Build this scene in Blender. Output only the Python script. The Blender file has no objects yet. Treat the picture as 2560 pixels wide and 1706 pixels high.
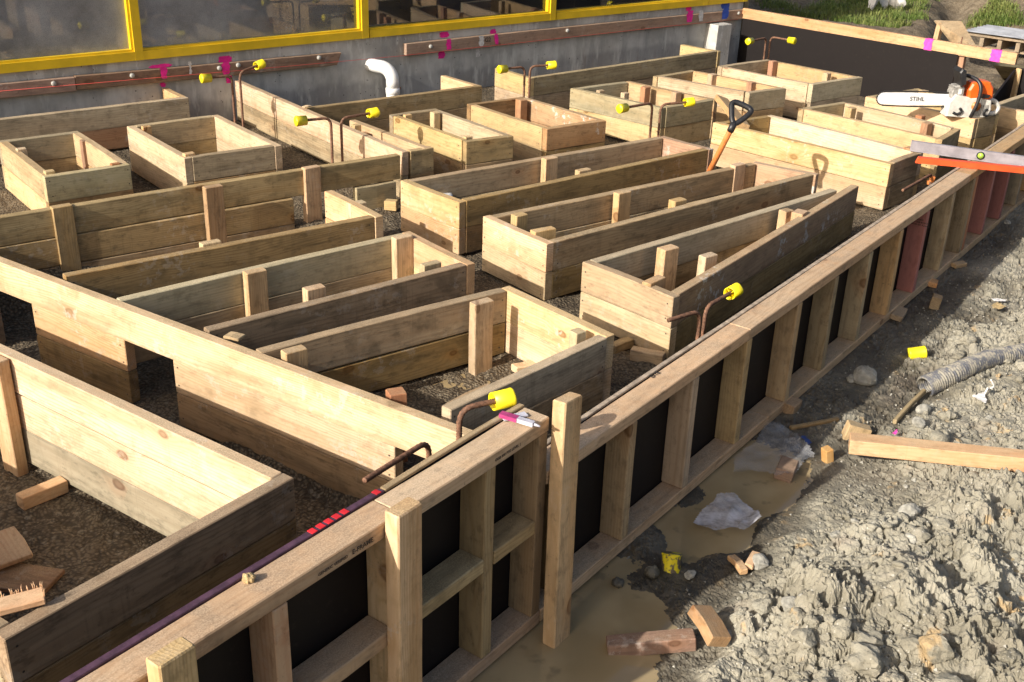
import bpy, math, random
import numpy as np
from mathutils import Vector, Matrix
random.seed(7); RNG = np.random.default_rng(11)
scn = bpy.context.scene
COL = scn.collection

# ------------------------------------------------------------------ camera, world, sun, exposure
H = 1.73                      # camera height above the tops of the timber boxes (z = 0)
F_PX = 2789.35
PIT, ROL, YAW = [math.radians(a) for a in (24.947, 1.8924, 38.59)]
_fh = Vector((math.sin(YAW), math.cos(YAW), 0)); _r = Vector((math.cos(YAW), -math.sin(YAW), 0)); _u = Vector((0, 0, 1))
_f = math.cos(PIT)*_fh - math.sin(PIT)*_u
_up = math.cos(PIT)*_u + math.sin(PIT)*_fh
CR = math.cos(ROL)*_r + math.sin(ROL)*_up
CU = math.cos(ROL)*_up - math.sin(ROL)*_r
cam = bpy.data.cameras.new('camera'); cam.sensor_width = 36; cam.lens = 36*F_PX/2560
cam.clip_end = 500; cam.clip_start = .05
co = bpy.data.objects.new('camera', cam); COL.objects.link(co)
co.matrix_world = Matrix(((CR.x, CU.x, -_f.x, 0), (CR.y, CU.y, -_f.y, 0), (CR.z, CU.z, -_f.z, H), (0, 0, 0, 1)))
scn.camera = co

SUN_EL, SUN_AZ = math.radians(27.5), math.radians(2.0)     # light travels along +X, parallel to the building
w = bpy.data.worlds.new('World'); scn.world = w; w.use_nodes = True
nt = w.node_tree; sky = nt.nodes.new('ShaderNodeTexSky'); sky.sky_type = 'NISHITA'; sky.sun_disc = False
sky.dust_density=5.0; sky.air_density=1.0; sky.ozone_density=.6; sky.sun_elevation = SUN_EL; sky.sun_rotation = math.radians(270) - SUN_AZ
nt.links.new(sky.outputs[0], nt.nodes['Background'].inputs[0]); nt.nodes['Background'].inputs[1].default_value = 0.102
sl = bpy.data.lights.new('sun', 'SUN'); sl.energy = 4.7; sl.angle = math.radians(.5); sl.color = (1, .93, .83)
so = bpy.data.objects.new('sun', sl); COL.objects.link(so)
_d = Vector((math.cos(SUN_EL)*math.cos(SUN_AZ), math.cos(SUN_EL)*math.sin(SUN_AZ), -math.sin(SUN_EL)))
so.rotation_euler = _d.to_track_quat('-Z', 'Y').to_euler(); so.location = (-6, 0, 6)
scn.view_settings.view_transform = 'Standard'; scn.view_settings.look = 'None'
scn.view_settings.exposure = 0.42; scn.view_settings.gamma = 1

# ------------------------------------------------------------------ helpers: survey, objects
K = .865
OFF = {'R1':(0,0),'R2':(640,0),'R3':(1280,0),'R4':(1920,0),'R5':(0,430),'R6':(640,430),'R7':(1280,430),'R8':(1920,430),
       'S1':(0,860),'S2':(640,860),'S3':(1280,860),'S4':(1920,860),'S5':(0,1276),'S6':(640,1276),'S7':(1280,1276),'S8':(1920,1276)}
def ray(r, x, y):
    px, py = OFF[r][0]+x/3.647, OFF[r][1]+y/3.647
    return CR*((px-1280)/F_PX) - CU*((py-853)/F_PX) + _f
def at(r, x, y, z=0.):        # survey: the world point at height z
    d = ray(r, x, y); t = (z-H)/d.z
    return Vector((0, 0, H)) + d*t
def zat(r, x, y, xy):         # survey: height above the ground point xy
    d = ray(r, x, y); t = (d.x*xy[0]+d.y*xy[1])/(d.x*d.x+d.y*d.y)
    return H + d.z*t
TH = math.radians(15.2); FS = Vector((math.cos(TH), math.sin(TH), 0)); FN = Vector((math.sin(TH), -math.cos(TH), 0))  # along / outward of the edge form
FD = 1.812*K
def sp(s, p, z):              # form coordinates: s along, p outward from the outer face
    return FS*s - FN*FD + FN*p + Vector((0, 0, z))

def link(o, parent=None, W=None):
    COL.objects.link(o)
    if parent is not None:
        o.parent = parent
        base = Vector(parent['_w']) if '_w' in parent.keys() else Vector((0,0,0))
        if W is not None: o.matrix_basis = Matrix.Translation(-base) @ W
    elif W is not None: o.matrix_world = W
    return o
def thing(name, label, cat, loc, group=None):
    o = bpy.data.objects.new(name, None); COL.objects.link(o); o.location = loc; o.empty_display_size = .05
    o['_w'] = list(loc); o['label'] = label; o['category'] = cat
    if group: o['group'] = group
    return o
def tag(o, label, cat, group=None):
    o['label'] = label; o['category'] = cat
    if group: o['group'] = group
    return o
def mesh(name, V, Fc, mats, parent=None, W=None, smooth=False, mi=None):
    me = bpy.data.meshes.new(name); me.from_pydata([tuple(v) for v in V], [], [tuple(f) for f in Fc])
    for m in (mats if isinstance(mats, (list, tuple)) else [mats]): me.materials.append(m)
    if mi is not None: me.polygons.foreach_set('material_index', mi)
    if smooth: me.polygons.foreach_set('use_smooth', [True]*len(me.polygons))
    me.update()
    return link(bpy.data.objects.new(name, me), parent, W)
class MB:                      # collects shapes for one mesh object
    def __init__(s): s.V=[]; s.F=[]; s.M=[]; s.S=[]
    def add(s, V, Fc, m=0, sm=False):
        b=len(s.V); s.V += [tuple(v) for v in V]; s.F += [tuple(b+i for i in f) for f in Fc]; s.M += [m]*len(Fc); s.S += [sm]*len(Fc); return s
    def build(s, name, mats, parent=None, W=None, origin=None):
        V = s.V
        if origin is not None:
            V = [(v[0]-origin[0], v[1]-origin[1], v[2]-origin[2]) for v in V]; W = Matrix.Translation(origin)
        o = mesh(name, V, s.F, mats, parent, W if W is not None else Matrix.Identity(4), False, s.M)
        o.data.polygons.foreach_set('use_smooth', s.S); return o
    def plank(s, L, h, t, W=None, m=0, c=.003, wob=.0012, seg=None, endcut=0.):
        n = seg or max(2, int(L/.16)); W = W or Matrix.Identity(4); V=[]; Fc=[]
        y, z = t/2, h/2
        ring = [(-y,-z+c),(-y+c,-z),(y-c,-z),(y,-z+c),(y,z-c),(y-c,z),(-y+c,z),(-y,z-c)]
        xs = [-L/2, -L/2+c] + [-L/2+L*i/n for i in range(1, n)] + [L/2-c, L/2]
        by, bz = random.uniform(-1,1)*wob*1.3, random.uniform(-1,1)*wob*1.3
        for i, x in enumerate(xs):
            k = 1 if 0 < i < len(xs)-1 else .0
            u = 2*x/L; oy = by*(1-u*u)*2 + random.uniform(-1,1)*wob*.35; oz = bz*(1-u*u)*2 + random.uniform(-1,1)*wob*.35
            for (a, b) in ring:
                if not k: a, b = a*(1-2*c/t*.8), b*(1-2*c/h*.8)
                xx = x + (endcut*(b/h) if i >= len(xs)-2 else 0)
                V.append(W @ Vector((xx, a+oy, b+oz+random.uniform(-1,1)*wob*.3)))
        for i in range(len(xs)-1):
            for j in range(8): Fc.append((i*8+j, i*8+(j+1)%8, (i+1)*8+(j+1)%8, (i+1)*8+j))
        Fc.append(tuple(range(7,-1,-1))); e=(len(xs)-1)*8; Fc.append(tuple(range(e, e+8)))
        Fc = [tuple(reversed(f)) for f in Fc]
        return s.add(V, Fc, m)
    def box(s, x0,x1,y0,y1,z0,z1, W=None, m=0):
        W = W or Matrix.Identity(4)
        V=[W@Vector(p) for p in ((x0,y0,z0),(x1,y0,z0),(x1,y1,z0),(x0,y1,z0),(x0,y0,z1),(x1,y0,z1),(x1,y1,z1),(x0,y1,z1))]
        return s.add(V, [(0,3,2,1),(4,5,6,7),(0,1,5,4),(1,2,6,5),(2,3,7,6),(3,0,4,7)], m)
    def tube(s, path, rad, n=12, m=0, caps=True, W=None, closed=False):
        P=[Vector(p) for p in path]; W = W or Matrix.Identity(4); rs = rad if isinstance(rad,(list,tuple)) else [rad]*len(P)
        T=[]
        for i in range(len(P)):
            a=P[max(0,i-1)]; b=P[min(len(P)-1,i+1)]; T.append((b-a).normalized())
        up = Vector((0,0,1)) if abs(T[0].z)<.9 else Vector((1,0,0)); nrm=(up-T[0]*up.dot(T[0])).normalized(); V=[]; Fc=[]
        for i,p in enumerate(P):
            nrm=(nrm-T[i]*nrm.dot(T[i])).normalized(); bi=T[i].cross(nrm)
            for j in range(n):
                a=2*math.pi*j/n; V.append(W@(p+(nrm*math.cos(a)+bi*math.sin(a))*rs[i]))
        for i in range(len(P)-1):
            for j in range(n): Fc.append((i*n+j, i*n+(j+1)%n,(i+1)*n+(j+1)%n,(i+1)*n+j))
        if caps: Fc.append(tuple(range(n-1,-1,-1))); e=(len(P)-1)*n; Fc.append(tuple(range(e,e+n)))
        return s.add(V, Fc, m, True)
    def prism(s, pts, y0, y1, W=None, m=0, c=0.):     # outline in local XZ, extruded along Y, chamfered
        W = W or Matrix.Identity(4); n=len(pts); cx=sum(p[0] for p in pts)/n; cz=sum(p[1] for p in pts)/n
        def ins(p): 
            v=Vector((p[0]-cx,p[1]-cz)); l=v.length; v*= max(0,(l-c))/l if l else 1; return (cx+v.x, cz+v.y)
        R=[[(*ins(p),y0) for p in pts],[(p[0],p[1],y0+c) for p in pts],[(p[0],p[1],y1-c) for p in pts],[(*ins(p),y1) for p in pts]] if c else [[(p[0],p[1],y0) for p in pts],[(p[0],p[1],y1) for p in pts]]
        V=[W@Vector((a,y,b)) for r in R for (a,b,y) in r]; Fc=[]
        for k in range(len(R)-1):
            for i in range(n): Fc.append((k*n+i,k*n+(i+1)%n,(k+1)*n+(i+1)%n,(k+1)*n+i))
        Fc.append(tuple(range(n-1,-1,-1))); e=(len(R)-1)*n; Fc.append(tuple(range(e,e+n)))
        return s.add(V,Fc,m)
def frame(o, x, y=None, z=None):
    x=Vector(x).normalized()
    if z is not None:
        z=Vector(z); z=(z-x*z.dot(x)).normalized(); y=z.cross(x)
    else:
        y=Vector(y); y=(y-x*y.dot(x)).normalized(); z=x.cross(y)
    return Matrix(((x.x,y.x,z.x,o[0]),(x.y,y.y,z.y,o[1]),(x.z,y.z,z.z,o[2]),(0,0,0,1)))

# ------------------------------------------------------------------ node helpers and materials
class NT:
    def __init__(s, name):
        s.m=bpy.data.materials.new(name); s.m.use_nodes=True; s.t=s.m.node_tree; s.n=s.t.nodes; s.b=s.n['Principled BSDF']
    def new(s,k,**kw):
        o=s.n.new(k)
        for a,v in kw.items(): setattr(o,a,v)
        return o
    def put(s,inp,v):
        if isinstance(v,bpy.types.NodeSocket): s.t.links.new(v,inp)
        elif isinstance(v,(tuple,list)) and len(v)==3 and inp.type=='RGBA': inp.default_value=(*v,1)
        else: inp.default_value=v
    def math(s,op,a,b=0.,c=0.,clamp=False):
        o=s.new('ShaderNodeMath',operation=op,use_clamp=clamp); s.put(o.inputs[0],a); s.put(o.inputs[1],b); s.put(o.inputs[2],c); return o.outputs[0]
    def vm(s,op,a,b=(0,0,0)):
        o=s.new('ShaderNodeVectorMath',operation=op); s.put(o.inputs[0],a); s.put(o.inputs[1],b); return o.outputs['Vector'] if op not in('LENGTH','DISTANCE','DOT_PRODUCT') else o.outputs['Value']
    def noise(s,v,sc,det=2.,rough=.5,dist=0.):
        o=s.new('ShaderNodeTexNoise'); s.put(o.inputs['Vector'],v); s.put(o.inputs['Scale'],sc); s.put(o.inputs['Detail'],det); s.put(o.inputs['Roughness'],rough); s.put(o.inputs['Distortion'],dist); return o.outputs['Fac']
    def voro(s,v,sc,feat='F1',out='Distance'):
        o=s.new('ShaderNodeTexVoronoi',feature=feat); s.put(o.inputs['Vector'],v); s.put(o.inputs['Scale'],sc); return o.outputs[out]
    def mix(s,f,a,b,bt='MIX'):
        o=s.new('ShaderNodeMix',data_type='RGBA',blend_type=bt); s.put(o.inputs[0],f); s.put(o.inputs[6],a); s.put(o.inputs[7],b); return o.outputs[2]
    def ramp(s,f,lo,hi,a=0.,b=1.):
        o=s.new('ShaderNodeMapRange'); o.interpolation_type='SMOOTHSTEP'; s.put(o.inputs[0],f); s.put(o.inputs[1],lo); s.put(o.inputs[2],hi); s.put(o.inputs[3],a); s.put(o.inputs[4],b); return o.outputs[0]
    def sep(s,v):
        o=s.new('ShaderNodeSeparateXYZ'); s.put(o.inputs[0],v); return o.outputs
    def comb(s,x,y,z):
        o=s.new('ShaderNodeCombineXYZ'); s.put(o.inputs[0],x); s.put(o.inputs[1],y); s.put(o.inputs[2],z); return o.outputs[0]
    def bump(s,h,strength=.3,dist=.002):
        o=s.new('ShaderNodeBump'); s.put(o.inputs['Height'],h); o.inputs['Strength'].default_value=strength; o.inputs['Distance'].default_value=dist; s.t.links.new(o.outputs[0],s.b.inputs['Normal'])
    def done(s,col=None,rough=.7,**kw):
        if col is not None: s.put(s.b.inputs['Base Color'],col)
        s.put(s.b.inputs['Roughness'],rough)
        for k,v in kw.items(): s.put(s.b.inputs[k.replace('_',' ')],v)
        return s.m

def wood(name, light, dark, stain=(.16,.13,.085), stain_amt=.5, knot=.5, splash=0., rough=.75, top=(.47,.37,.235), topamt=.5, ring=.6, grime=.5):
    n=NT(name); tc=n.new('ShaderNodeTexCoord').outputs['Object']; oi=n.new('ShaderNodeObjectInfo').outputs['Random']
    rnd=n.new('ShaderNodeTexWhiteNoise',noise_dimensions='1D'); n.put(rnd.inputs['W'],oi); rv=rnd.outputs['Color']; r=n.sep(rv)
    off=n.vm('MULTIPLY',rv,(60,40,40)); po=n.vm('ADD',tc,off)
    x,y,z=n.sep(tc)
    st=n.vm('MULTIPLY',po,(1.1,5,5))
    big=n.noise(st,1.0,3,.55)
    # knots: rare cells on the face
    px_,py_,pz_=n.sep(po); kp=n.comb(n.math('MULTIPLY',px_,4.2),n.math('MULTIPLY',n.math('ADD',pz_,n.math('MULTIPLY',py_,.6)),7.),0.); vo=n.new('ShaderNodeTexVoronoi',feature='F1',voronoi_dimensions='2D'); n.put(vo.inputs['Vector'],kp); vo.inputs['Scale'].default_value=1.
    kd=vo.outputs['Distance']; kr=n.sep(vo.outputs['Color'])[0]
    has=n.math('GREATER_THAN',kr,1-.13*knot); ks=n.math('MULTIPLY_ADD',n.sep(vo.outputs['Color'])[1],.8,.55); kd=n.math('DIVIDE',kd,ks)
    kd=n.math('ADD',kd,n.math('MULTIPLY_ADD',n.noise(po,22,2,.5),.06,-.03)); kn=n.math('MULTIPLY',n.ramp(kd,.125,.07),has); kh=n.math('MULTIPLY',n.ramp(kd,.45,.07),has)
    # growth rings round a pith that lies off the board
    y0=n.math('ADD',y,n.math('MULTIPLY_ADD',r[0],.12,-.06)); z0=n.math('ADD',z,n.math('MULTIPLY_ADD',r[1],.16,-.04))
    wob=n.math('MULTIPLY_ADD',big,.11,-.05); z1=n.math('ADD',z0,wob)
    rad=n.math('SQRT',n.math('ADD',n.math('MULTIPLY',y0,y0),n.math('MULTIPLY',z1,z1)))
    rad=n.math('ADD',rad,n.math('MULTIPLY',kh,.02))
    fine=n.noise(n.vm('MULTIPLY',po,(9,160,160)),1.,2,.6)
    ph=n.math('ADD',n.math('MULTIPLY',rad,n.math('MULTIPLY_ADD',r[2],260.,420.)),n.math('MULTIPLY',fine,1.1))
    rg=n.math('MULTIPLY_ADD',n.math('SINE',ph),.5,.5); rg=n.math('POWER',rg,2.6)
    vary=n.noise(n.vm('MULTIPLY',po,(.8,9,9)),1.,2,.5)
    f=n.math('MULTIPLY',rg,n.math('MULTIPLY',n.ramp(vary,.25,.7,.35,1.),ring))
    f=n.math('ADD',f,n.math('MULTIPLY_ADD',fine,.6,-.28),clamp=True)
    c=n.mix(f,light,dark)
    hw=n.ramp(n.noise(n.vm('MULTIPLY',po,(.5,6,6)),1.,2,.5),.42,.62); c=n.mix(n.math('MULTIPLY',hw,.38),c,tuple(a*b for a,b in zip(dark,(1.12,.98,.8))))
    sk=n.ramp(n.noise(n.vm('MULTIPLY',po,(2.2,55,55)),1.,3,.6),.60,.72); c=n.mix(n.math('MULTIPLY',sk,.4),c,stain)
    c=n.mix(n.math('MULTIPLY',kh,.55),c,n.mix(.6,light,(.36,.17,.06)))
    c=n.mix(n.math('MULTIPLY',kn,n.ramp(kd,.02,.11,.6,.95)),c,(.15,.068,.028))
    # weather stains that follow the grain, and blotches
    s1=n.ramp(n.noise(n.vm('MULTIPLY',po,(1.4,7,10)),1.3,4,.62),.47,.74)
    s2=n.ramp(n.noise(po,5.5,4,.65),.52,.72)
    c=n.mix(n.math('MULTIPLY',n.math('MAXIMUM',s1,n.math('MULTIPLY',s2,.8)),stain_amt),c,stain)
    g=n.ramp(n.noise(po,75,3,.7),.61,.72); g2=n.ramp(n.noise(po,6,2,.5),.45,.62)
    c=n.mix(n.math('MULTIPLY',n.math('MULTIPLY',g,g2),grime),c,(.08,.065,.045))
    mo=n.noise(n.vm('MULTIPLY',po,(16,38,38)),1.,4,.68); c=n.mix(n.ramp(mo,.50,.70,0,.55*grime+.15),c,tuple(v*.48 for v in stain)); mo2=n.noise(n.vm('MULTIPLY',po,(5,14,14)),1.,4,.6); c=n.mix(n.ramp(mo2,.5,.68,0,.30*stain_amt),c,tuple(v*.7 for v in stain))
    ed=n.math('MULTIPLY',n.ramp(n.math('ABSOLUTE',z),.054,.071),n.ramp(n.noise(n.vm('MULTIPLY',po,(6,20,20)),1.,3,.6),.35,.6)); c=n.mix(n.math('MULTIPLY',ed,.45*grime+.1),c,tuple(v*.6 for v in stain))
    # cross saw marks
    sw=n.ramp(n.noise(n.vm('MULTIPLY',po,(160,6,3)),1.,1,.5),.60,.7); c=n.mix(n.math('MULTIPLY',sw,n.math('MULTIPLY',g2,.22)),c,stain)
    dr=n.ramp(n.noise(n.comb(n.math('MULTIPLY',px_,13.),n.math('MULTIPLY',py_,4.),n.math('MULTIPLY',pz_,1.6)),1.,3,.65),.56,.72); c=n.mix(n.math('MULTIPLY',dr,.38*grime+.08),c,stain)
    ms=n.math('MULTIPLY',n.ramp(n.math('ADD',z,n.math('MULTIPLY_ADD',n.noise(po,13,4,.7),.10,-.05)),.0,-.055),n.ramp(n.noise(po,35,4,.7),.42,.6)); c=n.mix(n.math('MULTIPLY',ms,.55*grime),c,(.23,.185,.12))
    if splash:
        a=n.ramp(n.noise(po,24,5,.7),.53,.60); b=n.ramp(n.noise(po,4.2,2,.5),.5,.62)
        c=n.mix(n.math('MULTIPLY',n.math('MULTIPLY',a,b),splash),c,(.62,.58,.52))
    # dusty, trodden upper faces (sawdust and grit)
    nz=n.sep(n.new('ShaderNodeNewGeometry').outputs['Normal'])[2]
    t=n.math('MULTIPLY',n.ramp(nz,.75,.95),n.ramp(n.noise(po,11,4,.7),.3,.62,.25,1.))
    tcol=n.mix(n.ramp(n.noise(po,240,2,.6),.35,.68),(top[0]*.55,top[1]*.53,top[2]*.5),(top[0]*1.25,top[1]*1.22,top[2]*1.15))
    c=n.mix(n.math('MULTIPLY',t,topamt),c,tcol)
    # every stick its own tone
    hs=n.new('ShaderNodeHueSaturation'); n.put(hs.inputs['Color'],c); n.put(hs.inputs['Value'],n.math('MULTIPLY_ADD',r[1],.34,.83)); n.put(hs.inputs['Saturation'],n.math('MULTIPLY_ADD',r[2],.3,.85)); n.put(hs.inputs['Hue'],n.math('MULTIPLY_ADD',r[0],.016,.492))
    n.bump(n.math('ADD',n.math('MULTIPLY',fine,.6),n.math('ADD',n.math('MULTIPLY',rg,.3),n.math('MULTIPLY',n.noise(po,130,3,.7),.5))),.35,.0015)
    return n.done(hs.outputs[0],rough,Specular_IOR_Level=.25)
WOOD={
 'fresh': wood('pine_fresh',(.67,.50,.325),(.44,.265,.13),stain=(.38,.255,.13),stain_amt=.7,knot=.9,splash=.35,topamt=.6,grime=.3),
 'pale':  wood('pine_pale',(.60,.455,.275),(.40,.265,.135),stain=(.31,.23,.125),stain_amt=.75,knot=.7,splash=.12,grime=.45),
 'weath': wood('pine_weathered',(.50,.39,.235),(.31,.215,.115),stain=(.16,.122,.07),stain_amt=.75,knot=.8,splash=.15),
 'dark':  wood('pine_dark_brown',(.41,.285,.15),(.24,.15,.07),stain=(.135,.098,.055),stain_amt=.75,knot=.8,splash=.2),  # darker brown pine, mostly for front boards and lower tiers
 'olive': wood('pine_olive',(.47,.40,.26),(.32,.255,.15),stain=(.23,.20,.12),stain_amt=.6,knot=.6,splash=.1),
 'red':   wood('pine_reddish',(.46,.295,.17),(.30,.165,.085),stain=(.23,.135,.075),stain_amt=.5,knot=.4,splash=.75),
 'brown': wood('ledger_brown',(.33,.21,.145),(.22,.13,.09),stain=(.13,.085,.06),stain_amt=.6,knot=.7,splash=.3,topamt=.3),
 'ledger':wood('ledger_red',(.45,.30,.22),(.33,.20,.14),stain=(.24,.16,.12),stain_amt=.5,knot=.8,splash=.15,topamt=.3),
 'frame': wood('framing_pine',(.58,.42,.255),(.40,.255,.13),stain=(.26,.18,.105),stain_amt=.6,knot=.7,splash=.08,top=(.50,.41,.30),topamt=.5),
 'grey':  wood('framing_grey',(.40,.31,.19),(.27,.19,.11),stain=(.17,.13,.085),stain_amt=.55,knot=.5),
 'pinkst':wood('stud_pink',(.42,.165,.145),(.34,.12,.105),stain=(.28,.11,.095),stain_amt=.4,knot=.2,ring=.4,grime=.25),
 'orange':wood('plank_orange',(.66,.44,.24),(.52,.28,.13),stain=(.56,.25,.09),stain_amt=.6,knot=.6,splash=.1,topamt=.3),
 'redpeg':wood('peg_red',(.42,.235,.135),(.29,.14,.075),stain=(.26,.12,.08),stain_amt=.4,knot=.2,topamt=.3),
}
def flat(name,col,rough=.6,var=.12,sc=14,bmp=0.,bsc=120,**kw):
    n=NT(name); tc=n.new('ShaderNodeTexCoord').outputs['Object']
    a=n.noise(tc,sc,4,.6); c=n.mix(n.ramp(a,.3,.7),tuple(v*(1-var) for v in col),tuple(min(1,v*(1+var)) for v in col))
    d=n.ramp(n.noise(tc,sc*4,3,.7),.6,.75); c=n.mix(n.math('MULTIPLY',d,var),c,(.16,.13,.09))
    if bmp: n.bump(n.noise(tc,bsc,3,.6),bmp,.002)
    return n.done(c,rough,**kw)
M={}
M['ply']=flat('film_faced_ply',(.011,.0085,.0085),.6,.06,9,.08,Specular_IOR_Level=.2)
M['plystrip']=flat('ply_edge',(.36,.29,.22),.8,.3,30,.4)
M['purple']=flat('purple_edge_paint',(.075,.035,.06),.6,.3,40)
M['yellow']=flat('yellow_frame_paint',(.80,.54,.018),.4,.10,6)
M['cap']=flat('yellow_cap_plastic',(.86,.72,.02),.38,.08,30)
M['rust']=flat('rusty_steel',(.17,.085,.05),.75,.45,70,.5,300)
M['pvc']=flat('white_pvc',(.82,.82,.80),.28,.04,5)
M['black']=flat('black_plastic',(.02,.02,.022),.42,.3,30)
M['white']=flat('white_plastic',(.74,.73,.70),.4,.1,20)
M['sawgrey']=flat('magnesium_grey',(.30,.29,.27),.45,.3,40)
M['sawbody']=flat('light_grey_plastic',(.62,.60,.55),.45,.14,30)
M['orange']=flat('orange_plastic',(.82,.13,.015),.35,.1,30)
M['handle']=flat('orange_handle',(.62,.21,.06),.45,.15,30)
M['steel']=flat('bar_steel',(.74,.75,.76),.38,.08,8)
M['alu']=flat('worn_aluminium',(.27,.25,.275),.42,.2,14)
M['redpaint']=flat('orange_red_paint',(.72,.085,.02),.45,.14,16)
M['vial']=flat('green_vial',(.35,.55,.08),.15,.05,30)
M['ink']=flat('black_ink',(.045,.035,.03),.8,.2,90)
M['pinkpaint']=flat('pink_spray',(.83,.02,.30),.8,.15,30)
M['magenta']=flat('magenta_spray',(.78,.07,.42),.8,.15,30)
M['bluepaint']=flat('blue_spray',(.03,.09,.46),.8,.2,30)
M['whitepaint']=flat('white_spray',(.62,.60,.58),.85,.2,40)
M['redline']=flat('red_string',(.62,.07,.06),.8,.1,60)
M['redtape']=flat('red_mark',(.62,.02,.03),.6,.2,40)
M['galv']=flat('bolt_zinc',(.42,.41,.38),.5,.2,40)
M['nail']=flat('nail_heads',(.06,.045,.035),.6,.3,90)
M['stone']=flat('grey_stone',(.32,.31,.27),.85,.3,30,.6,60)
M['paper']=flat('paper_litter',(.72,.70,.68),.7,.1,30)
M['blue']=flat('blue_litter',(.03,.07,.26),.5,.2,30)
M['tube']=flat('maroon_label',(.35,.04,.16),.4,.2,30)
M['silver']=flat('silver_foil',(.50,.50,.58),.4,.2,40)
M['sawdust']=flat('sawdust_clay',(.46,.34,.17),.95,.3,60,.8,200)
M['rootred']=flat('red_rootlets',(.27,.12,.085),.9,.3,60)
M['bluecrate']=flat('blue_crate',(.03,.055,.22),.5,.2,6)
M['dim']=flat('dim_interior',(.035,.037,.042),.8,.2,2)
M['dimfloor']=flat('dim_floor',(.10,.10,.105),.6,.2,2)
n_=NT('muddy_drain_plastic'); p_=n_.new('ShaderNodeTexCoord').outputs['Object']; M['tarp']=n_.done(n_.mix(n_.ramp(n_.noise(p_,26,5,.7),.40,.58),(.11,.115,.135),(.34,.315,.255)),.6)
M['iron']=flat('corrugated_iron',(.27,.285,.315),.5,.25,5)
def mk_concrete():
    n=NT('board_marked_concrete'); p=n.new('ShaderNodeTexCoord').outputs['Object']; x,y,z=n.sep(p)
    a=n.noise(p,2.2,5,.62); b=n.noise(n.vm('MULTIPLY',p,(2.2,1,.7)),3.5,5,.65)
    c=n.mix(n.ramp(a,.3,.7),(.37,.36,.33),(.64,.63,.595)); c=n.mix(n.ramp(b,.45,.72,0,.7),c,(.28,.28,.275))
    # darker lower band with an uneven top edge
    low_band=n.ramp(n.math('ADD',z,n.math('MULTIPLY',n.noise(p,2.5,3,.6),.18)),.0,-.06)
    c=n.mix(n.math('MULTIPLY',low_band,.5),c,(.21,.21,.215))
    # efflorescence / laitance near the window sill
    ef=n.math('MULTIPLY',n.ramp(n.noise(n.vm('MULTIPLY',p,(9,1,3)),2.2,5,.7),.52,.66),n.ramp(z,.06,.17)); c=n.mix(n.math('MULTIPLY',ef,.75),c,(.68,.69,.68))
    st=n.math('MULTIPLY',n.ramp(n.noise(n.vm('MULTIPLY',p,(5,1,1.2)),1.8,4,.65),.52,.66),.7); c=n.mix(st,c,(.66,.66,.62))
    rs=n.math('MULTIPLY',n.ramp(n.noise(n.vm('MULTIPLY',p,(6,1,.7)),1.3,3,.6),.62,.74),.45); c=n.mix(rs,c,(.20,.12,.08))
    ho=n.voro(p,26); hn=n.math('MULTIPLY',n.ramp(ho,.16,.08),n.ramp(n.noise(p,5,2,.5),.48,.6)); c=n.mix(n.math('MULTIPLY',hn,.85),c,(.035,.035,.035))
    sm=n.math('LESS_THAN',n.math('ABSOLUTE',n.math('SUBTRACT',n.math('FRACT',n.math('MULTIPLY',x,.42)),.5)),.0022); c=n.mix(n.math('MULTIPLY',sm,.7),c,(.5,.5,.47))
    n.bump(n.math('SUBTRACT',n.noise(p,40,4,.65),n.math('MULTIPLY',hn,2.)),.35,.004)
    return n.done(c,.85,Specular_IOR_Level=.25)
M['conc']=mk_concrete()
def mk_glass():
    n=NT('dusty_window_glass'); p=n.new('ShaderNodeTexCoord').outputs['Object']
    x,y,z=n.sep(p)
    out=n.n['Material Output']; n.n.remove(n.b)
    gl=n.new('ShaderNodeBsdfGlossy'); gl.inputs['Roughness'].default_value=.015; gl.inputs['Color'].default_value=(.95,.97,1,1)
    tr=n.new('ShaderNodeBsdfTransparent'); tr.inputs[0].default_value=(.55,.58,.6,1)
    df=n.new('ShaderNodeBsdfDiffuse'); df.inputs[0].default_value=(.46,.475,.50,1)
    fr=n.new('ShaderNodeFresnel'); fr.inputs[0].default_value=2.0
    dust=n.math('MULTIPLY',n.ramp(n.noise(p,2.,5,.65),.25,.8,.4,1.),n.ramp(n.math('ADD',x,n.math('MULTIPLY',n.noise(p,1.2,2,.5),1.2)),5.5,3.6,.06,.9))
    dust=n.math('MULTIPLY',dust,n.ramp(n.noise(p,160,2,.6),.3,.6,.85,1.1))
    m1=n.new('ShaderNodeMixShader'); n.put(m1.inputs[0],dust); n.t.links.new(tr.outputs[0],m1.inputs[1]); n.t.links.new(df.outputs[0],m1.inputs[2])
    m2=n.new('ShaderNodeMixShader'); n.put(m2.inputs[0],n.math('MULTIPLY',fr.outputs[0],n.math('MULTIPLY_ADD',dust,-.95,1.,True))); n.t.links.new(m1.outputs[0],m2.inputs[1]); n.t.links.new(gl.outputs[0],m2.inputs[2])
    n.t.links.new(m2.outputs[0],out.inputs[0]); return n.m
M['glass']=mk_glass()
def mk_film(name,opac,tint):
    n=NT(name); p=n.new('ShaderNodeTexCoord').outputs['Object']; out=n.n['Material Output']
    n.bump(n.noise(p,60,3,.6),.4,.004); n.done(tint,.12,Specular_IOR_Level=.7)
    tr=n.new('ShaderNodeBsdfTransparent'); mx=n.new('ShaderNodeMixShader')
    n.put(mx.inputs[0],n.ramp(n.noise(p,14,4,.65),.35,.7,opac*.55,min(1,opac*1.35)))
    n.t.links.new(tr.outputs[0],mx.inputs[1]); n.t.links.new(n.b.outputs[0],mx.inputs[2]); n.t.links.new(mx.outputs[0],out.inputs[0]); return n.m
M['milky']=mk_film('milky_plastic_sheet',.66,(.66,.66,.72))
M['clear']=mk_film('clear_plastic_bag',.27,(.62,.63,.66))
WATER_Z=-.562
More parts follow.
